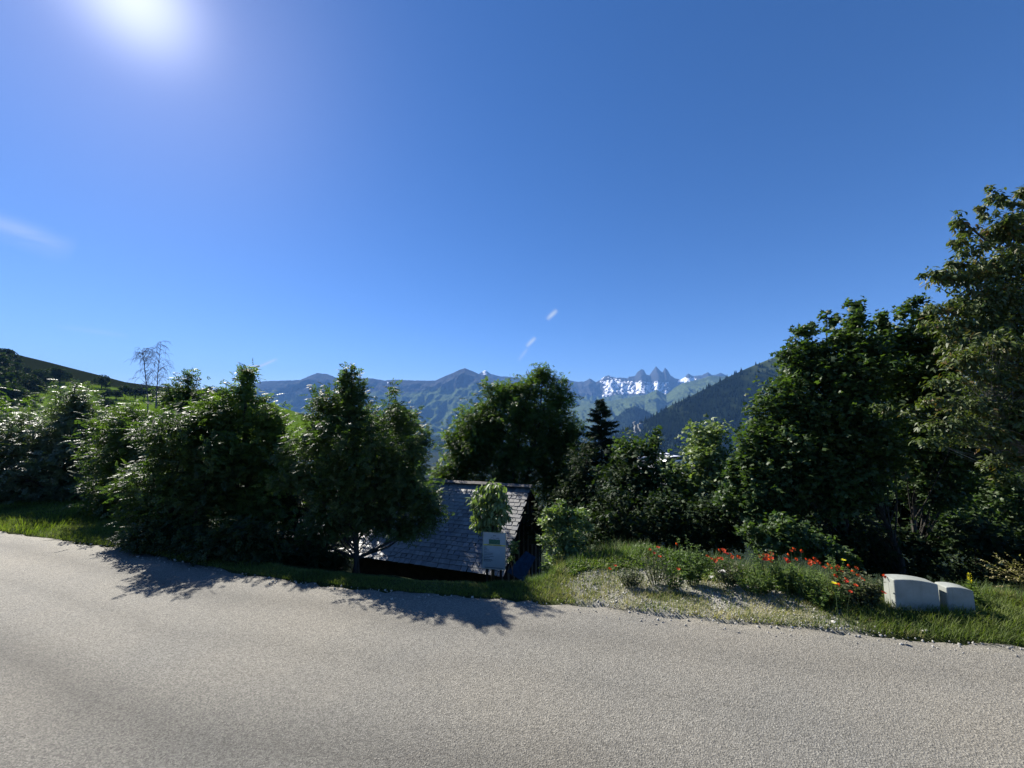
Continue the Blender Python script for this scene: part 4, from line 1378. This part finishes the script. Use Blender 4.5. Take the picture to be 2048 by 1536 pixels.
def scatter_blades(name, pts, h, mat, label, lean=0.35, wid=1.0, seed=0):
    rg = np.random.default_rng(seed)
    n = len(pts)
    z = ground_z(pts[:, 0], pts[:, 1])
    pos = np.stack([pts[:, 0], pts[:, 1], z - 0.01], -1)
    ang = rg.random(n) * 6.283
    ln = lean * rg.random(n)
    upv = np.stack([np.cos(ang) * ln, np.sin(ang) * ln, np.ones(n)], -1)
    hd = np.stack([np.cos(ang), np.sin(ang), np.zeros(n)], -1)
    # local z is up, local x the bend
    z_ = upv / np.linalg.norm(upv, axis=1, keepdims=True)
    y_ = np.cross(z_, hd); y_ /= np.linalg.norm(y_, axis=1, keepdims=True)
    x_ = np.cross(y_, z_)
    V, F = TPL['blade']
    hh = h * rg.uniform(0.5, 1.3, n) if np.isscalar(h) else h * rg.uniform(0.6, 1.25, n)
    R = np.stack([x_, y_, z_], 1)
    bend = rg.uniform(0.3, 2.2, n)
    L = V[None] * hh[:, None, None] * np.stack([bend, np.full(n, wid) * 0.10 / np.maximum(hh, .03), np.ones(n)], -1)[:, None, :]
    W = np.einsum('nvi,nij->nvj', L, R) + pos[:, None, :]
    k = len(V)
    FF = (F[None] + (np.arange(n) * k)[:, None, None]).reshape(-1, 3)
    pt = fbm(pts[:, 0] * 1.5, pts[:, 1] * 1.5, 7.0, 2)
    tone = np.clip(rg.random(n) * 0.6 + (pt - 0.3), 0, 1)
    o = obj(name, mesh_np(name, W.reshape(-1, 3), FF, M[mat], {'tone': np.repeat(tone, k)}))
    tag(o, label, 'grass', kind='stuff')


def sample(n, x0, x1, smax, dens, seed, s0=0.0):
    rg = np.random.default_rng(seed)
    x = rg.uniform(x0, x1, n)
    s = s0 + rg.random(n) ** 1.15 * (smax(x) - s0)
    y = edge_y(x) + s
    k = rg.random(n) < dens(x, y, s)
    return np.stack([x[k], y[k]], -1)


def dens_short(x, y, s):
    g_ = gravel_mask(x, y)
    inbank = smooth(0.5, 1.0, x) * (1 - smooth(3.3, 3.8, x)) * (s < verge_w(x) * 0.95)
    tuft = smooth(0.46, 0.58, fbm(x * 3.2, y * 3.2, 5.0, 3))
    return np.where(inbank > 0.5, np.clip(0.2 + 0.9 * tuft * (1 - 0.3 * g_), 0, 1), 1.0) * (0.55 + 0.45 * smooth(0.0, 0.12, s))



pts = sample(90000, -12.5, 6.6, lambda x: verge_w(x) + 0.2 + 0.3 * smooth(-6, -9, x), dens_short, 1)
hgt = 0.05 + 0.05 * fbm(pts[:, 0] * 2, pts[:, 1] * 2, 1, 2)
hgt = hgt + 0.035 * smooth(3.3, 4.0, pts[:, 0]) - 0.025 * smooth(-6, -3, pts[:, 0]) * (1 - smooth(0, 0.8, pts[:, 0]))
scatter_blades('grass', pts, hgt, 'grass', 'short bright grass growing along the road edge', seed=1, wid=0.6, lean=0.8)
pts = sample(42000, 0.2, 7.5, lambda x: verge_w(x) + 0.35, lambda x, y, s: smooth(0.0, 0.3, s - verge_w(x) * 0.72) * (0.3 + 0.7 * smooth(0.45, 0.55, fbm(x * 4, y * 4, 3.0, 3))) * (1 - 0.75 * smooth(3.9, 4.3, x)), 2, 0.15)
scatter_blades('tall_grass', pts, 0.10 + 0.26 * fbm(pts[:, 0] * 2.2, pts[:, 1] * 2.2, 8.0, 3) * smooth(0.6, 1.6, pts[:, 0]) * (1 - 0.6 * smooth(3.7, 4.2, pts[:, 0])), 'weed', 'taller grass and stalks along the lip of the bank', seed=2, lean=0.6, wid=0.5)
pts = sample(22000, 0.6, 4.2, lambda x: verge_w(x) + 0.9, lambda x, y, s: 0.25 + 0.75 * smooth(0.45, 0.6, fbm(x * 2.3, y * 2.3, 15.0, 3)), 3)
scatter_blades('dry_grass', pts, 0.09 + 0.14 * smooth(0.9, 1.3, (pts[:, 1] - edge_y(pts[:, 0])) / verge_w(pts[:, 0])), 'straw', 'yellowed dry grass on the gravel bank', seed=3, lean=1.0, wid=0.4)
pts = sample(6000, -16, -9, lambda x: verge_w(x) + 3, lambda x, y, s: 1 + 0 * x, 4)
scatter_blades('meadow_grass', pts, 0.12, 'grass', 'sunlit grass at the far left below the trees', seed=4)

rg = np.random.default_rng(44)
n = 20000
x = rg.uniform(0.8, 3.75, n)
w_ = verge_w(x)
s = w_ * (0.62 + 0.62 * rg.random(n))
y = edge_y(x) + s
pn = fbm(x * 2.4, y * 2.4, 33.0, 3)
hgt_ = 0.11 * smooth(0.36, 0.62, pn) * smooth(0.62, 0.95, s / w_) * smooth(1.4, 2.3, x) + 0.02
z = ground_z(x, y) + hgt_ * rg.random(n) ** 0.8
an = rg.random(n) * 6.283
V, F, k = instance('leaf', np.stack([x, y, z], -1), np.stack([np.cos(an), np.sin(an), rg.uniform(-.1, 1.1, n)], -1), np.stack([rg.normal(size=n) * .5, rg.normal(size=n) * .5, np.ones(n)], -1), rg.uniform(0.025, 0.06, n))
o = obj('undergrowth', mesh_np('undergrowth', V, F, M['weed'], {'tone': np.repeat(np.clip(rg.random(n) * .7 + pn - .35, 0, 1), k)}))
tag(o, 'leafy green undergrowth along the top of the gravel bank', 'undergrowth', kind='stuff')

# gravel pebbles
rg = np.random.default_rng(9)
n = 5200
x = rg.uniform(0.5, 4.0, n); s = rg.random(n) * verge_w(x) * 1.0
y = edge_y(x) + s
k = rg.random(n) < np.maximum(gravel_mask(x, y), 0.25 * (s < 0.15))
x, y = x[k], y[k]
xe = rg.uniform(-8, 6, 420)                                   # grit strewn along the road edge
x, y = np.concatenate([x, xe]), np.concatenate([y, edge_y(xe) - 0.02 - 0.22 * rg.random(420) ** 2.5])
n = len(x)
oct_v = np.array([(1, 0, 0), (0, 1, 0), (-1, 0, 0), (0, -1, 0), (0, 0, 0.7), (0, 0, -0.7)], float)
oct_f = np.array([(0, 1, 4), (1, 2, 4), (2, 3, 4), (3, 0, 4), (1, 0, 5), (2, 1, 5), (3, 2, 5), (0, 3, 5)])
szs = 0.006 + 0.014 * rg.random(n) ** 2
R = frames(rg.normal(size=(n, 3)), rg.normal(size=(n, 3)))
W = np.einsum('nvi,nij->nvj', oct_v[None] * (1 + 0.4 * rg.normal(size=(n, 6, 1)).clip(-1, 1) * 0.6) * szs[:, None, None], R) + np.stack([x, y, np.where(y > edge_y(x), ground_z(x, y), 0.0) + szs * 0.3], -1)[:, None, :]
FF = (oct_f[None] + (np.arange(n) * 6)[:, None, None]).reshape(-1, 3)
M['pebble'] = simple('pebble', (0.30, 0.29, 0.26), 0.85, 0.2, 0.45, 25)
o = obj('gravel', mesh_np('gravel', W.reshape(-1, 3), FF, M['pebble']))
tag(o, 'grey gravel chips on the bare bank and strewn along the road edge', 'gravel', kind='stuff')

# single stones
M['stone'] = simple('pale_stone', (0.48, 0.46, 0.42), 0.85, 0.3, 0.25, 20, 0.5)
for (px, py, rp, lab) in [(1424, 1160, 7, 'whitish stone at the top of the gravel bank, left of the low rock'), (1361, 1165, 5, 'pale stone on the upper left of the gravel bank'), (1359, 1176, 3, 'small pale stone below the one on the upper left of the bank'),
                          (1448, 1155, 10, 'low grey rock breaking the top of the gravel bank'), (1522, 1182, 4, 'small pale stone in the middle right of the gravel bank'), (1552, 1180, 6, 'flat pale stone on the right part of the gravel bank'),
                          (1668, 1243, 5, 'pale stone near the road edge at the right end of the gravel bank'), (1427, 1173, 4, 'small stone right under the whitish one on the bank'), (1849, 1259, 5, 'white stone in the grass in front of the blocks'),
                          (1610, 1184, 8, 'flat buff stone beside the weeds at the right of the bank')]:
    xx, yy = on_plane(px, py, 0.03)
    r_ = rp * yy / FPX
    rg = np.random.default_rng(int(px))
    me = bpy.data.meshes.new('stone')
    import bmesh
    bm = bmesh.new()
    bmesh.ops.create_icosphere(bm, subdivisions=2, radius=1)
    off = rg.normal(size=3)
    for v_ in bm.verts:
        c = v_.co
        f = 0.75 + 0.5 * float(noise(c.x * 1.4 + off[0] * 9, c.y * 1.4 + 7, c.z * 1.4 + off[1] * 5))
        v_.co = Vector((c.x * 1.15, c.y * 0.9, c.z * 0.6)) * f * r_
    bm.to_mesh(me); bm.free()
    me.materials.append(M['stone'])
    o = obj('stone', me)
    o.location = (xx, yy, float(ground_z(xx, yy)) + r_ * 0.25)
    tag(o, lab, 'stone', 'loose stones on the bank')


# poppies
M['petal'] = leaf_mat('poppy_petal', (0.55, 0.035, 0.02), (0.75, 0.09, 0.03), 0.5, 0.5, 0.2)
M['stem'] = flat('stem', (0.035, 0.06, 0.02), 0.9)
M['poppy_heart'] = flat('poppy_heart', (0.02, 0.02, 0.02))
M['yellow_petal'] = leaf_mat('yellow_petal', (0.6, 0.5, 0.02), (0.75, 0.65, 0.04), 0.4, 0.5, 0.2)


def ray_stand(px, py, hmin, dmin=4.3, dmax=9.0):
    """where a stalk of height hmin carries its head onto this sight line"""
    for d in np.arange(dmin, dmax, 0.02):
        p = P(px, py, d)
        if p[2] - float(ground_z(p[0], p[1])) <= hmin:
            return p
    return P(px, py, dmax)


def head_mesh(seed, radius, nose=True):
    rg = np.random.default_rng(seed)
    V, F = [], []
    for k in range(4):
        a = k * 1.571 + rg.uniform(-.2, .2)
        n = len(V)
        V.append((0, 0, 0))
        for j, (t_, r__, z_) in enumerate([(-0.75, 0.75, 0.35), (-0.35, 1.0, 0.5), (0.05, 0.93, 0.38), (0.4, 1.02, 0.55), (0.75, 0.72, 0.33)]):
            rr2 = radius * r__ * rg.uniform(0.85, 1.12)
            V.append((math.cos(a + t_) * rr2, math.sin(a + t_) * rr2, radius * z_ * rg.uniform(0.6, 1.3)))
        for j in range(4): F.append((n, n + 1 + j, n + 2 + j))
    return V, F


POP = [(130, 390), (165, 370), (395, 262), (450, 250), (460, 310), (425, 285), (568, 228), (582, 392), (775, 305), (800, 322), (830, 335), (845, 318), (868, 322), (850, 270), (880, 268), (890, 282), (910, 292), (925, 290), (940, 310), (980, 313),
       (1118, 308), (1148, 300), (1170, 302), (1200, 288), (1148, 325), (1168, 325), (1185, 335), (1200, 318), (1290, 325), (1302, 338), (1305, 298), (1328, 270), (1345, 260), (1395, 272), (1362, 325), (1425, 328), (1455, 338), (1480, 325), (1475, 350),
       (1505, 350), (1450, 360), (1575, 370), (1585, 385), (1545, 382), (1635, 380), (1627, 398), (1665, 410), (1705, 370), (1757, 385), (1730, 410), (1770, 435), (1620, 435), (1690, 460), (1692, 475), (1612, 487), (1640, 495), (1720, 540), (1755, 500),
       (1800, 460), (1940, 438), (1938, 548)]
heads = []
for k in range(5):
    Vh, Fh = head_mesh(k, 1.0)
    heads.append((np.array(Vh), np.array(Fh)))


def pop_zone(px):
    for lim, t_ in ((1250, 'low in the shade at the left end of the bank'), (1325, 'among the feathery grey-green weeds'), (1370, 'beside the tall bushy weed'), (1443, 'in the strip left of the pale grassy weed'),
                    (1485, 'in the strip above the pale grassy weed'), (1560, 'in the tight cluster before the maple bush'), (1602, 'in the trio right of the tight cluster'), (1625, 'above the trio, before the maple bush'),
                    (1648, 'on the slope right of the maple bush'), (1680, 'on the slope just left of the yellow flower'), (1712, 'under or right of the yellow flower'), (1760, 'in the last patch before the blocks')):
        if px < lim: return t_
    return 'touching the larger concrete block'


def pop_label(px):
    z = pop_zone(px)
    same = sorted(1180 + a / 3.303 + b * 1e-4 for a, b in POP if pop_zone(1180 + a / 3.303) == z)
    i = min(range(len(same)), key=lambda k: abs(same[k] - px))
    return 'red poppy ' + z + ('' if len(same) == 1 else ', ' + nth(i))


for i, (a, b) in enumerate(POP):
    px, py = 1180 + a / 3.303, 1020 + b / 3.303
    hd = ray_stand(px, py, (0.36 if px < 1640 else 0.27) + 0.12 * random.random() + 0.05 * (px < 1330))
    gz = float(ground_z(hd[0], hd[1]))
    big = 1.25 if (a, b) in ((1300, 335), (1575, 370), (1505, 350), (880, 268), (1302, 338), (1635, 380), (1185, 335)) else random.uniform(0.7, 1.05)
    r_ = 0.026 * big
    root = empty('poppy', (hd[0], hd[1], gz), pop_label(px + b * 1e-4), 'poppy', 'red poppies on the bank')
    Vh, Fh = heads[i % 5]
    R = Matrix.Rotation(random.random() * 6, 3, 'Z')
    tl = Matrix.Rotation(random.uniform(0.2, 1.1), 3, 'X') @ R
    tl = Matrix.Rotation(random.uniform(-0.8, 0.8), 3, 'Z') @ tl
    Vh = Vh @ np.array(tl).T * r_ + np.array((0, 0, hd[2] - gz))
    obj('petals', mesh_np('petals', Vh, Fh, M['petal'], {'tone': np.full(len(Vh), random.random())}), root)
    sx, sy = random.uniform(-.08, .08), random.uniform(-.05, .05)
    MB().tube([(sx, sy, 0), (sx * .7, sy * .5, (hd[2] - gz) * 0.5), (0, 0, hd[2] - gz)], [0.0018, 0.0016, 0.0014], 4).build('stem', M['stem'], root)
    MB().tube([(0, 0, hd[2] - gz), tuple(Vector((0, 0, hd[2] - gz)) + tl @ Vector((0, 0, r_ * 0.35)))], [r_ * 0.2, r_ * 0.16], 5).build('heart', M['poppy_heart'], root)

for px, py, lab in ((1687, 1121, 'yellow flower standing above the leafy weed left of the concrete blocks'), (1668, 1167, 'small yellow flower low among the poppies')):
    hd = ray_stand(px, py, 0.45)
    gz = float(ground_z(hd[0], hd[1]))
    root = empty('yellow_flower', (hd[0], hd[1], gz), lab, 'flower')
    Vh, Fh = heads[2]
    obj('petals', mesh_np('petals', Vh * 0.028 + np.array((0, 0, hd[2] - gz)), Fh, M['yellow_petal'], {'tone': np.full(len(Vh), 0.5)}), root)
    MB().tube([(0.03, 0, 0), (0, 0, hd[2] - gz)], [0.003, 0.002], 4).build('stem', M['stem'], root)


def weed(px, py_top, width_px, label, seed, mat='weed', leafy=90, lsize=0.055, nst=6, name='weed_plant', kind='leaf', hgt=0.5, red=False):
    rg = np.random.default_rng(seed)
    hd = ray_stand(px, py_top, hgt)
    gz = float(ground_z(hd[0], hd[1]))
    H = hd[2] - gz
    base = np.array((hd[0], hd[1], gz))
    root = empty(name, base, label, 'weed', 'tall weeds on the bank' if name == 'weed_plant' else None)
    W = width_px * hd[1] / FPX
    st = MB(); pos, dr, up_ = [], [], []
    leafy, lsize, nst = int(leafy * 1.35), lsize * 1.1, int(nst * 1.4)
    for s_ in range(nst):
        f = (s_ + 0.5) / nst - 0.5
        hx = f * W + rg.normal() * W * 0.04
        hz = H * (1 - abs(f) * 0.7) * rg.uniform(0.82, 1.0) if s_ else H
        tip = np.array((hx, rg.normal() * W * 0.2, hz))
        b0 = np.array((hx * 0.35, rg.normal() * 0.02, 0))
        st.tube([b0, b0 * 0.5 + tip * 0.5 + np.array((hx * 0.2, 0, 0)), tip], [0.005, 0.004, 0.0015], 4)
        for j in range(leafy // nst):
            q = rg.uniform(0.12, 1.0)
            p = b0 * (1 - q) + tip * q + rg.normal(size=3) * 0.008
            a = rg.random() * 6.283
            pos.append(p); dr.append((math.cos(a), math.sin(a), rg.uniform(-.2, .8))); up_.append((rg.normal() * .3, rg.normal() * .3, 1))
    pos, dr, up_ = map(np.array, (pos, dr, up_))
    sz = lsize * rg.uniform(0.5, 1.2, len(pos)) * (1.25 - 0.6 * pos[:, 2] / H)
    V, F, k = instance(kind, pos, dr, up_, sz)
    obj('leaves', mesh_np('leaves', V, F, M[mat], {'tone': np.repeat(rg.random(len(pos)), k)}), root)
    st.build('stems', M['stem'], root)
    return root


M['sage'] = leaf_mat('sage_leaf', (0.06, 0.075, 0.035), (0.13, 0.13, 0.075), 0.3, 0.6, 0.3)
weed(1310, 1082, 60, 'grey-green feathery weed at the left end of the bank', 1, 'sage', 420, 0.035, 8, hgt=0.55)
weed(1382, 1072, 62, 'tall bushy light green weed in front of the dark bushes', 2, 'weed', 560, 0.05, 9, hgt=0.62)
weed(1345, 1115, 50, 'low bushy weed between the feathery and the bushy weed', 3, 'weed', 300, 0.04, 7, hgt=0.4)
weed(1455, 1110, 60, 'grassy pale weed under the dense strip of poppies', 4, 'sage', 380, 0.05, 10, hgt=0.4)
weed(1530, 1085, 70, 'green weed clump left of the maple bush', 5, 'weed', 460, 0.045, 8, hgt=0.6)
weed(1575, 1118, 60, 'weed with broad pale leaves among the bright poppies', 6, 'weed', 260, 0.075, 7, hgt=0.42)
weed(1620, 1130, 80, 'green weed clump under the middle poppies', 7, 'weed', 480, 0.045, 10, hgt=0.42)
weed(1672, 1108, 46, 'leafy weed carrying the yellow flower', 8, 'weed', 320, 0.05, 7, hgt=0.5)
weed(1700, 1135, 80, 'olive weed clump with wilting poppies', 9, 'sage', 460, 0.05, 10, hgt=0.42)
weed(1738, 1140, 50, 'feathery grassy weed directly left of the larger block', 10, 'sage', 420, 0.045, 10, hgt=0.42)
weed(1650, 1165, 80, 'low green weed clump near the gravel edge', 11, 'weed', 400, 0.045, 10, hgt=0.3)
weed(1510, 1140, 80, 'low green weed clump at the top of the gravel', 12, 'weed', 400, 0.045, 10, hgt=0.3)
weed(1260, 1130, 60, 'low shaded weed clump at the foot of the bank', 13, 'sage', 260, 0.045, 8, hgt=0.28)
# mullein
root = empty('mullein', (0, 0, 0), 'yellow flowering mullein spike right beside the smaller concrete block', 'plant')
hd = P(1938, 1144, 4.62)
bx, by = P(1947, 1215, 4.62)[:2]
gz = float(ground_z(bx, by))
root.location = (bx, by, gz)
H = hd[2] - gz
lx = hd[0] - bx
MB().tube([(0, 0, 0), (lx * .5, 0, H * .5), (lx, 0, H)], [0.007, 0.006, 0.002], 6).build('stem', M['stem'], root)
rg = np.random.default_rng(3)
n = 90
q = rg.uniform(0.0, 0.72, n)
ang = rg.random(n) * 6.283
pos = np.stack([lx * q, 0 * q, H * q], -1)
V, F, k = instance('leaf', pos, np.stack([np.cos(ang), np.sin(ang), 0.55 + 0 * ang], -1), np.tile((0, 0, 1.0), (n, 1)), 0.12 * (1.1 - q) * rg.uniform(.7, 1.1, n))
obj('leaves', mesh_np('leaves', V, F, M['weed'], {'tone': np.repeat(0.4 + 0.6 * rg.random(n), k)}), root)
n = 46
q = rg.uniform(0.62, 0.97, n)
ang = rg.random(n) * 6.283
pos = np.stack([lx * q + np.cos(ang) * 0.008, np.sin(ang) * 0.008, H * q], -1)
V, F, k = instance('clump', pos, np.stack([np.cos(ang), np.sin(ang), 0.5 + 0 * ang], -1), np.tile((0, 0, 1.0), (n, 1)), 0.022 * (1.25 - q * 0.7))
obj('flowers', mesh_np('flowers', V, F, M['yellow_petal'], {'tone': np.repeat(rg.random(n), k)}), root)

# leaning seeded grass at the right edge
rg = np.random.default_rng(12)
bx, by = P(2075, 1240, 4.6)[:2]
gz = float(ground_z(bx, by))
root = empty('grass_tuft', (bx, by, gz), 'tall seeding grass leaning left at the right frame edge', 'grass tuft')
st = MB(); pos, dr = [], []
for k in range(46):
    tx = rg.uniform(-0.62, 0.08); tz = rg.uniform(0.28, 0.62) - abs(tx + 0.3) * 0.2
    b0 = np.array((rg.uniform(-0.12, 0.15), rg.uniform(-0.06, 0.06), 0))
    tip = np.array((tx, rg.uniform(-0.12, 0.12), tz))
    mid = b0 * 0.5 + tip * 0.5 + np.array((0.06, 0, 0.09))
    st.tube([b0, mid, tip], [0.0022, 0.0018, 0.001], 3)
    for j in range(12):
        f = rg.uniform(0.62, 1.0)
        pos.append(mid * (1 - (f - .5) * 2) + tip * (f - .5) * 2); dr.append((tip - mid) * 3 + rg.normal(size=3) * 0.45)
pos, dr = np.array(pos), np.array(dr)
V, F, k = instance('leaf', pos, dr, np.tile((0, 0, 1.0), (len(pos), 1)), rg.uniform(0.015, 0.03, len(pos)))
obj('seed_heads', mesh_np('seed_heads', V, F, M['straw'], {'tone': np.repeat(rg.random(len(pos)), k)}), root)['kind'] = 'stuff'
st.build('stalks', M['straw'], root)

# ------------------------------------------------------------------ garden things behind the left trees
fence = empty('plank_fence', P(560, 1100, 8.9), 'weathered wooden plank fence half hidden in the shade behind the left trees', 'fence')
f0, f1 = P(440, 1100, 9.6), P(634, 1100, 8.6)
fb = np.array(fence.location)
M['plank'] = simple('fence_plank', (0.16, 0.14, 0.085), 0.8, 0.2, 0.3, 6)
fd = (f1 - f0); fl = np.linalg.norm(fd[:2]); fa = math.atan2(fd[1], fd[0])
npk = 18
for k in range(npk):
    p = f0 + fd * (k + 0.5) / npk
    g_ = float(ground_z(p[0], p[1]))
    ht = P(560, 1076 + random.uniform(-1, 1), p[1])[2]
    MB().box((0, 0, 0), (fl / npk - 0.012, 0.022, ht - g_ + 0.1)).build('plank', M['plank'], fence).matrix_local = Matrix.Translation((p[0] - fb[0], p[1] - fb[1], (ht + g_ - 0.1) / 2 - fb[2])) @ Matrix.Rotation(fa, 4, 'Z')
for zz in (1084, 1112):
    a, b = P(440, zz, 9.65) - fb, P(634, zz, 8.65) - fb
    MB().tube([tuple(a), tuple(b)], [0.03, 0.03], 4).build('rail', M['plank'], fence)
# stacked pale boards
M['pale_wood'] = simple('pale_wood', (0.5, 0.48, 0.44), 0.6, 0.3, 0.15, 6)
c = P(662, 1112, 8.6)
pile = empty('board_pile', (c[0], c[1], c[2] - 0.3), 'pale boards stacked loosely behind the bush by the central tree trunk', 'board pile')
for k in range(9):
    MB().box((0, 0, 0), (0.5, 0.12, 0.025)).build('board', M['pale_wood'], pile).matrix_local = Matrix.Translation((random.uniform(-.05, .05), random.uniform(-.1, .1), 0.05 + k * 0.045)) @ Matrix.Rotation(random.uniform(-.25, .1), 4, 'Y') @ Matrix.Rotation(random.uniform(-.3, .3), 4, 'Z')
MB().box((0, 0, -0.6), (0.45, 0.25, 1.25)).build('trestle', M['wood_dark'], pile)
# low shed with a light roof
c = P(590, 1068, 10.5)
gz = float(ground_z(c[0], c[1]))
shed = empty('garden_shed', (c[0], c[1], gz), 'low garden shed with a light metal roof glimpsed behind the left trees', 'shed')
M['tin'] = simple('light_tin', (0.5, 0.5, 0.5), 0.4, 0.6, 0.1, 5)
hh = c[2] - gz
MB().box((0, 0.6, hh * 0.5 - 0.1), (1.4, 1.0, hh - 0.1)).build('wall', M['wood_dark'], shed)
mb = MB()
for k in range(12): mb.box((-0.75 + k * 0.136, 0.6, hh + (0.008 if k % 2 else 0)), (0.13, 1.3, 0.02), Matrix.Rotation(0.12, 3, 'X'))
mb.build('roof', M['tin'], shed)
MB().box((-0.2, 0.085, hh * 0.4), (0.6, 0.03, hh * 0.75)).build('door', M['wood_grey'], shed)

# car park below, glimpsed between the trees, with parked cars
def slab(name, q, th, mat, label):
    mb = MB()
    mb.v = [tuple(p) for p in q] + [tuple(p - np.array((0, 0, th))) for p in q]
    mb.f = [(0, 1, 2, 3), (7, 6, 5, 4)] + [(i, i + 4, (i + 1) % 4 + 4, (i + 1) % 4) for i in range(4)]
    return tag(mb.build(name, mat), label, kind='structure')


zc = P(1310, 925, 62)[2]


def onz(px, py, z):
    u, v_ = px_uv(px, py)
    dd = (z - EYE) / v_
    return np.array((u * dd, dd, z))


M['yard'] = simple('yard_asphalt', (0.24, 0.24, 0.245), 0.7, 0.4, 0.15, 0.8)
slab('car_park', [onz(1180, 985, zc), onz(1380, 975, zc), onz(1400, 921, zc), onz(1240, 921, zc)], 9, M['yard'], 'grey car park glimpsed below between the trees')
M['car_white'] = simple('car_white', (0.75, 0.75, 0.75), 0.3, 0.6, 0.02, 2, 0.0)
M['car_silver'] = simple('car_silver', (0.4, 0.42, 0.45), 0.3, 0.6, 0.02, 2, 0.0)
M['car_glass'] = flat('car_glass', (0.03, 0.035, 0.04), 0.1)
M['tyre'] = flat('tyre', (0.02, 0.02, 0.02))


def car(px, py, rz, mat, label):
    p = onz(px, py, zc)
    c = empty('parked_car', p, label, 'car', 'cars in the car park below', rz)
    prof = [(-2.1, 0.3), (2.1, 0.3), (2.15, 0.75), (1.2, 0.95), (-1.95, 0.98), (-2.15, 0.7)]
    MB().prism(prof[::-1], -0.85, 0.85).build('body', mat, c, bevel=0.06)
    MB().prism([(-1.8, 0.98), (-1.4, 1.42), (0.3, 1.45), (1.1, 0.96)], -0.74, 0.74).build('windows', M['car_glass'], c)
    MB().prism([(-1.35, 1.43), (-1.3, 1.48), (0.25, 1.50), (0.32, 1.455)], -0.72, 0.72).build('roof', mat, c)
    for sx in (-1.3, 1.35):
        for sy in (-0.85, 0.85):
            MB().tube([(sx, sy - 0.1, 0.32), (sx, sy + 0.1, 0.32)], [0.32, 0.32], 12).build('wheel', M['tyre'], c)


car(1283, 923, 1.4, M['car_white'], 'white car parked at the left end of the car park below')
car(1314, 924, 1.5, M['car_silver'], 'silver car parked between the two white ones below')
car(1326, 925, 1.45, M['car_white'], 'white car parked right of the silver one in the car park below')
car(1352, 932, 0.3, M['car_white'], 'white car parked apart at the right end of the car park below')

# ------------------------------------------------------------------ haze
hz = Mat('haze')
hz.n.remove(hz.p)
pvn = hz.node('ShaderNodeVolumePrincipled')
pvn.inputs['Color'].default_value = (0.20, 0.46, 1.0, 1)
pvn.inputs['Density'].default_value = 0.000036
pvn.inputs['Anisotropy'].default_value = 0.0
hz.l.new(pvn.outputs[0], hz.out.inputs['Volume'])
hb = MB().box((0, 2000, 940), (44000, 34000, 3000)).build('haze', hz.m)
tag(hb, 'thin blue haze over the valley and mountains', kind='stuff')

scene.cycles.max_bounces = 6
scene.cycles.diffuse_bounces = 2
scene.cycles.glossy_bounces = 2
scene.cycles.transmission_bounces = 3
scene.cycles.volume_bounces = 0
scene.cycles.use_denoising = True
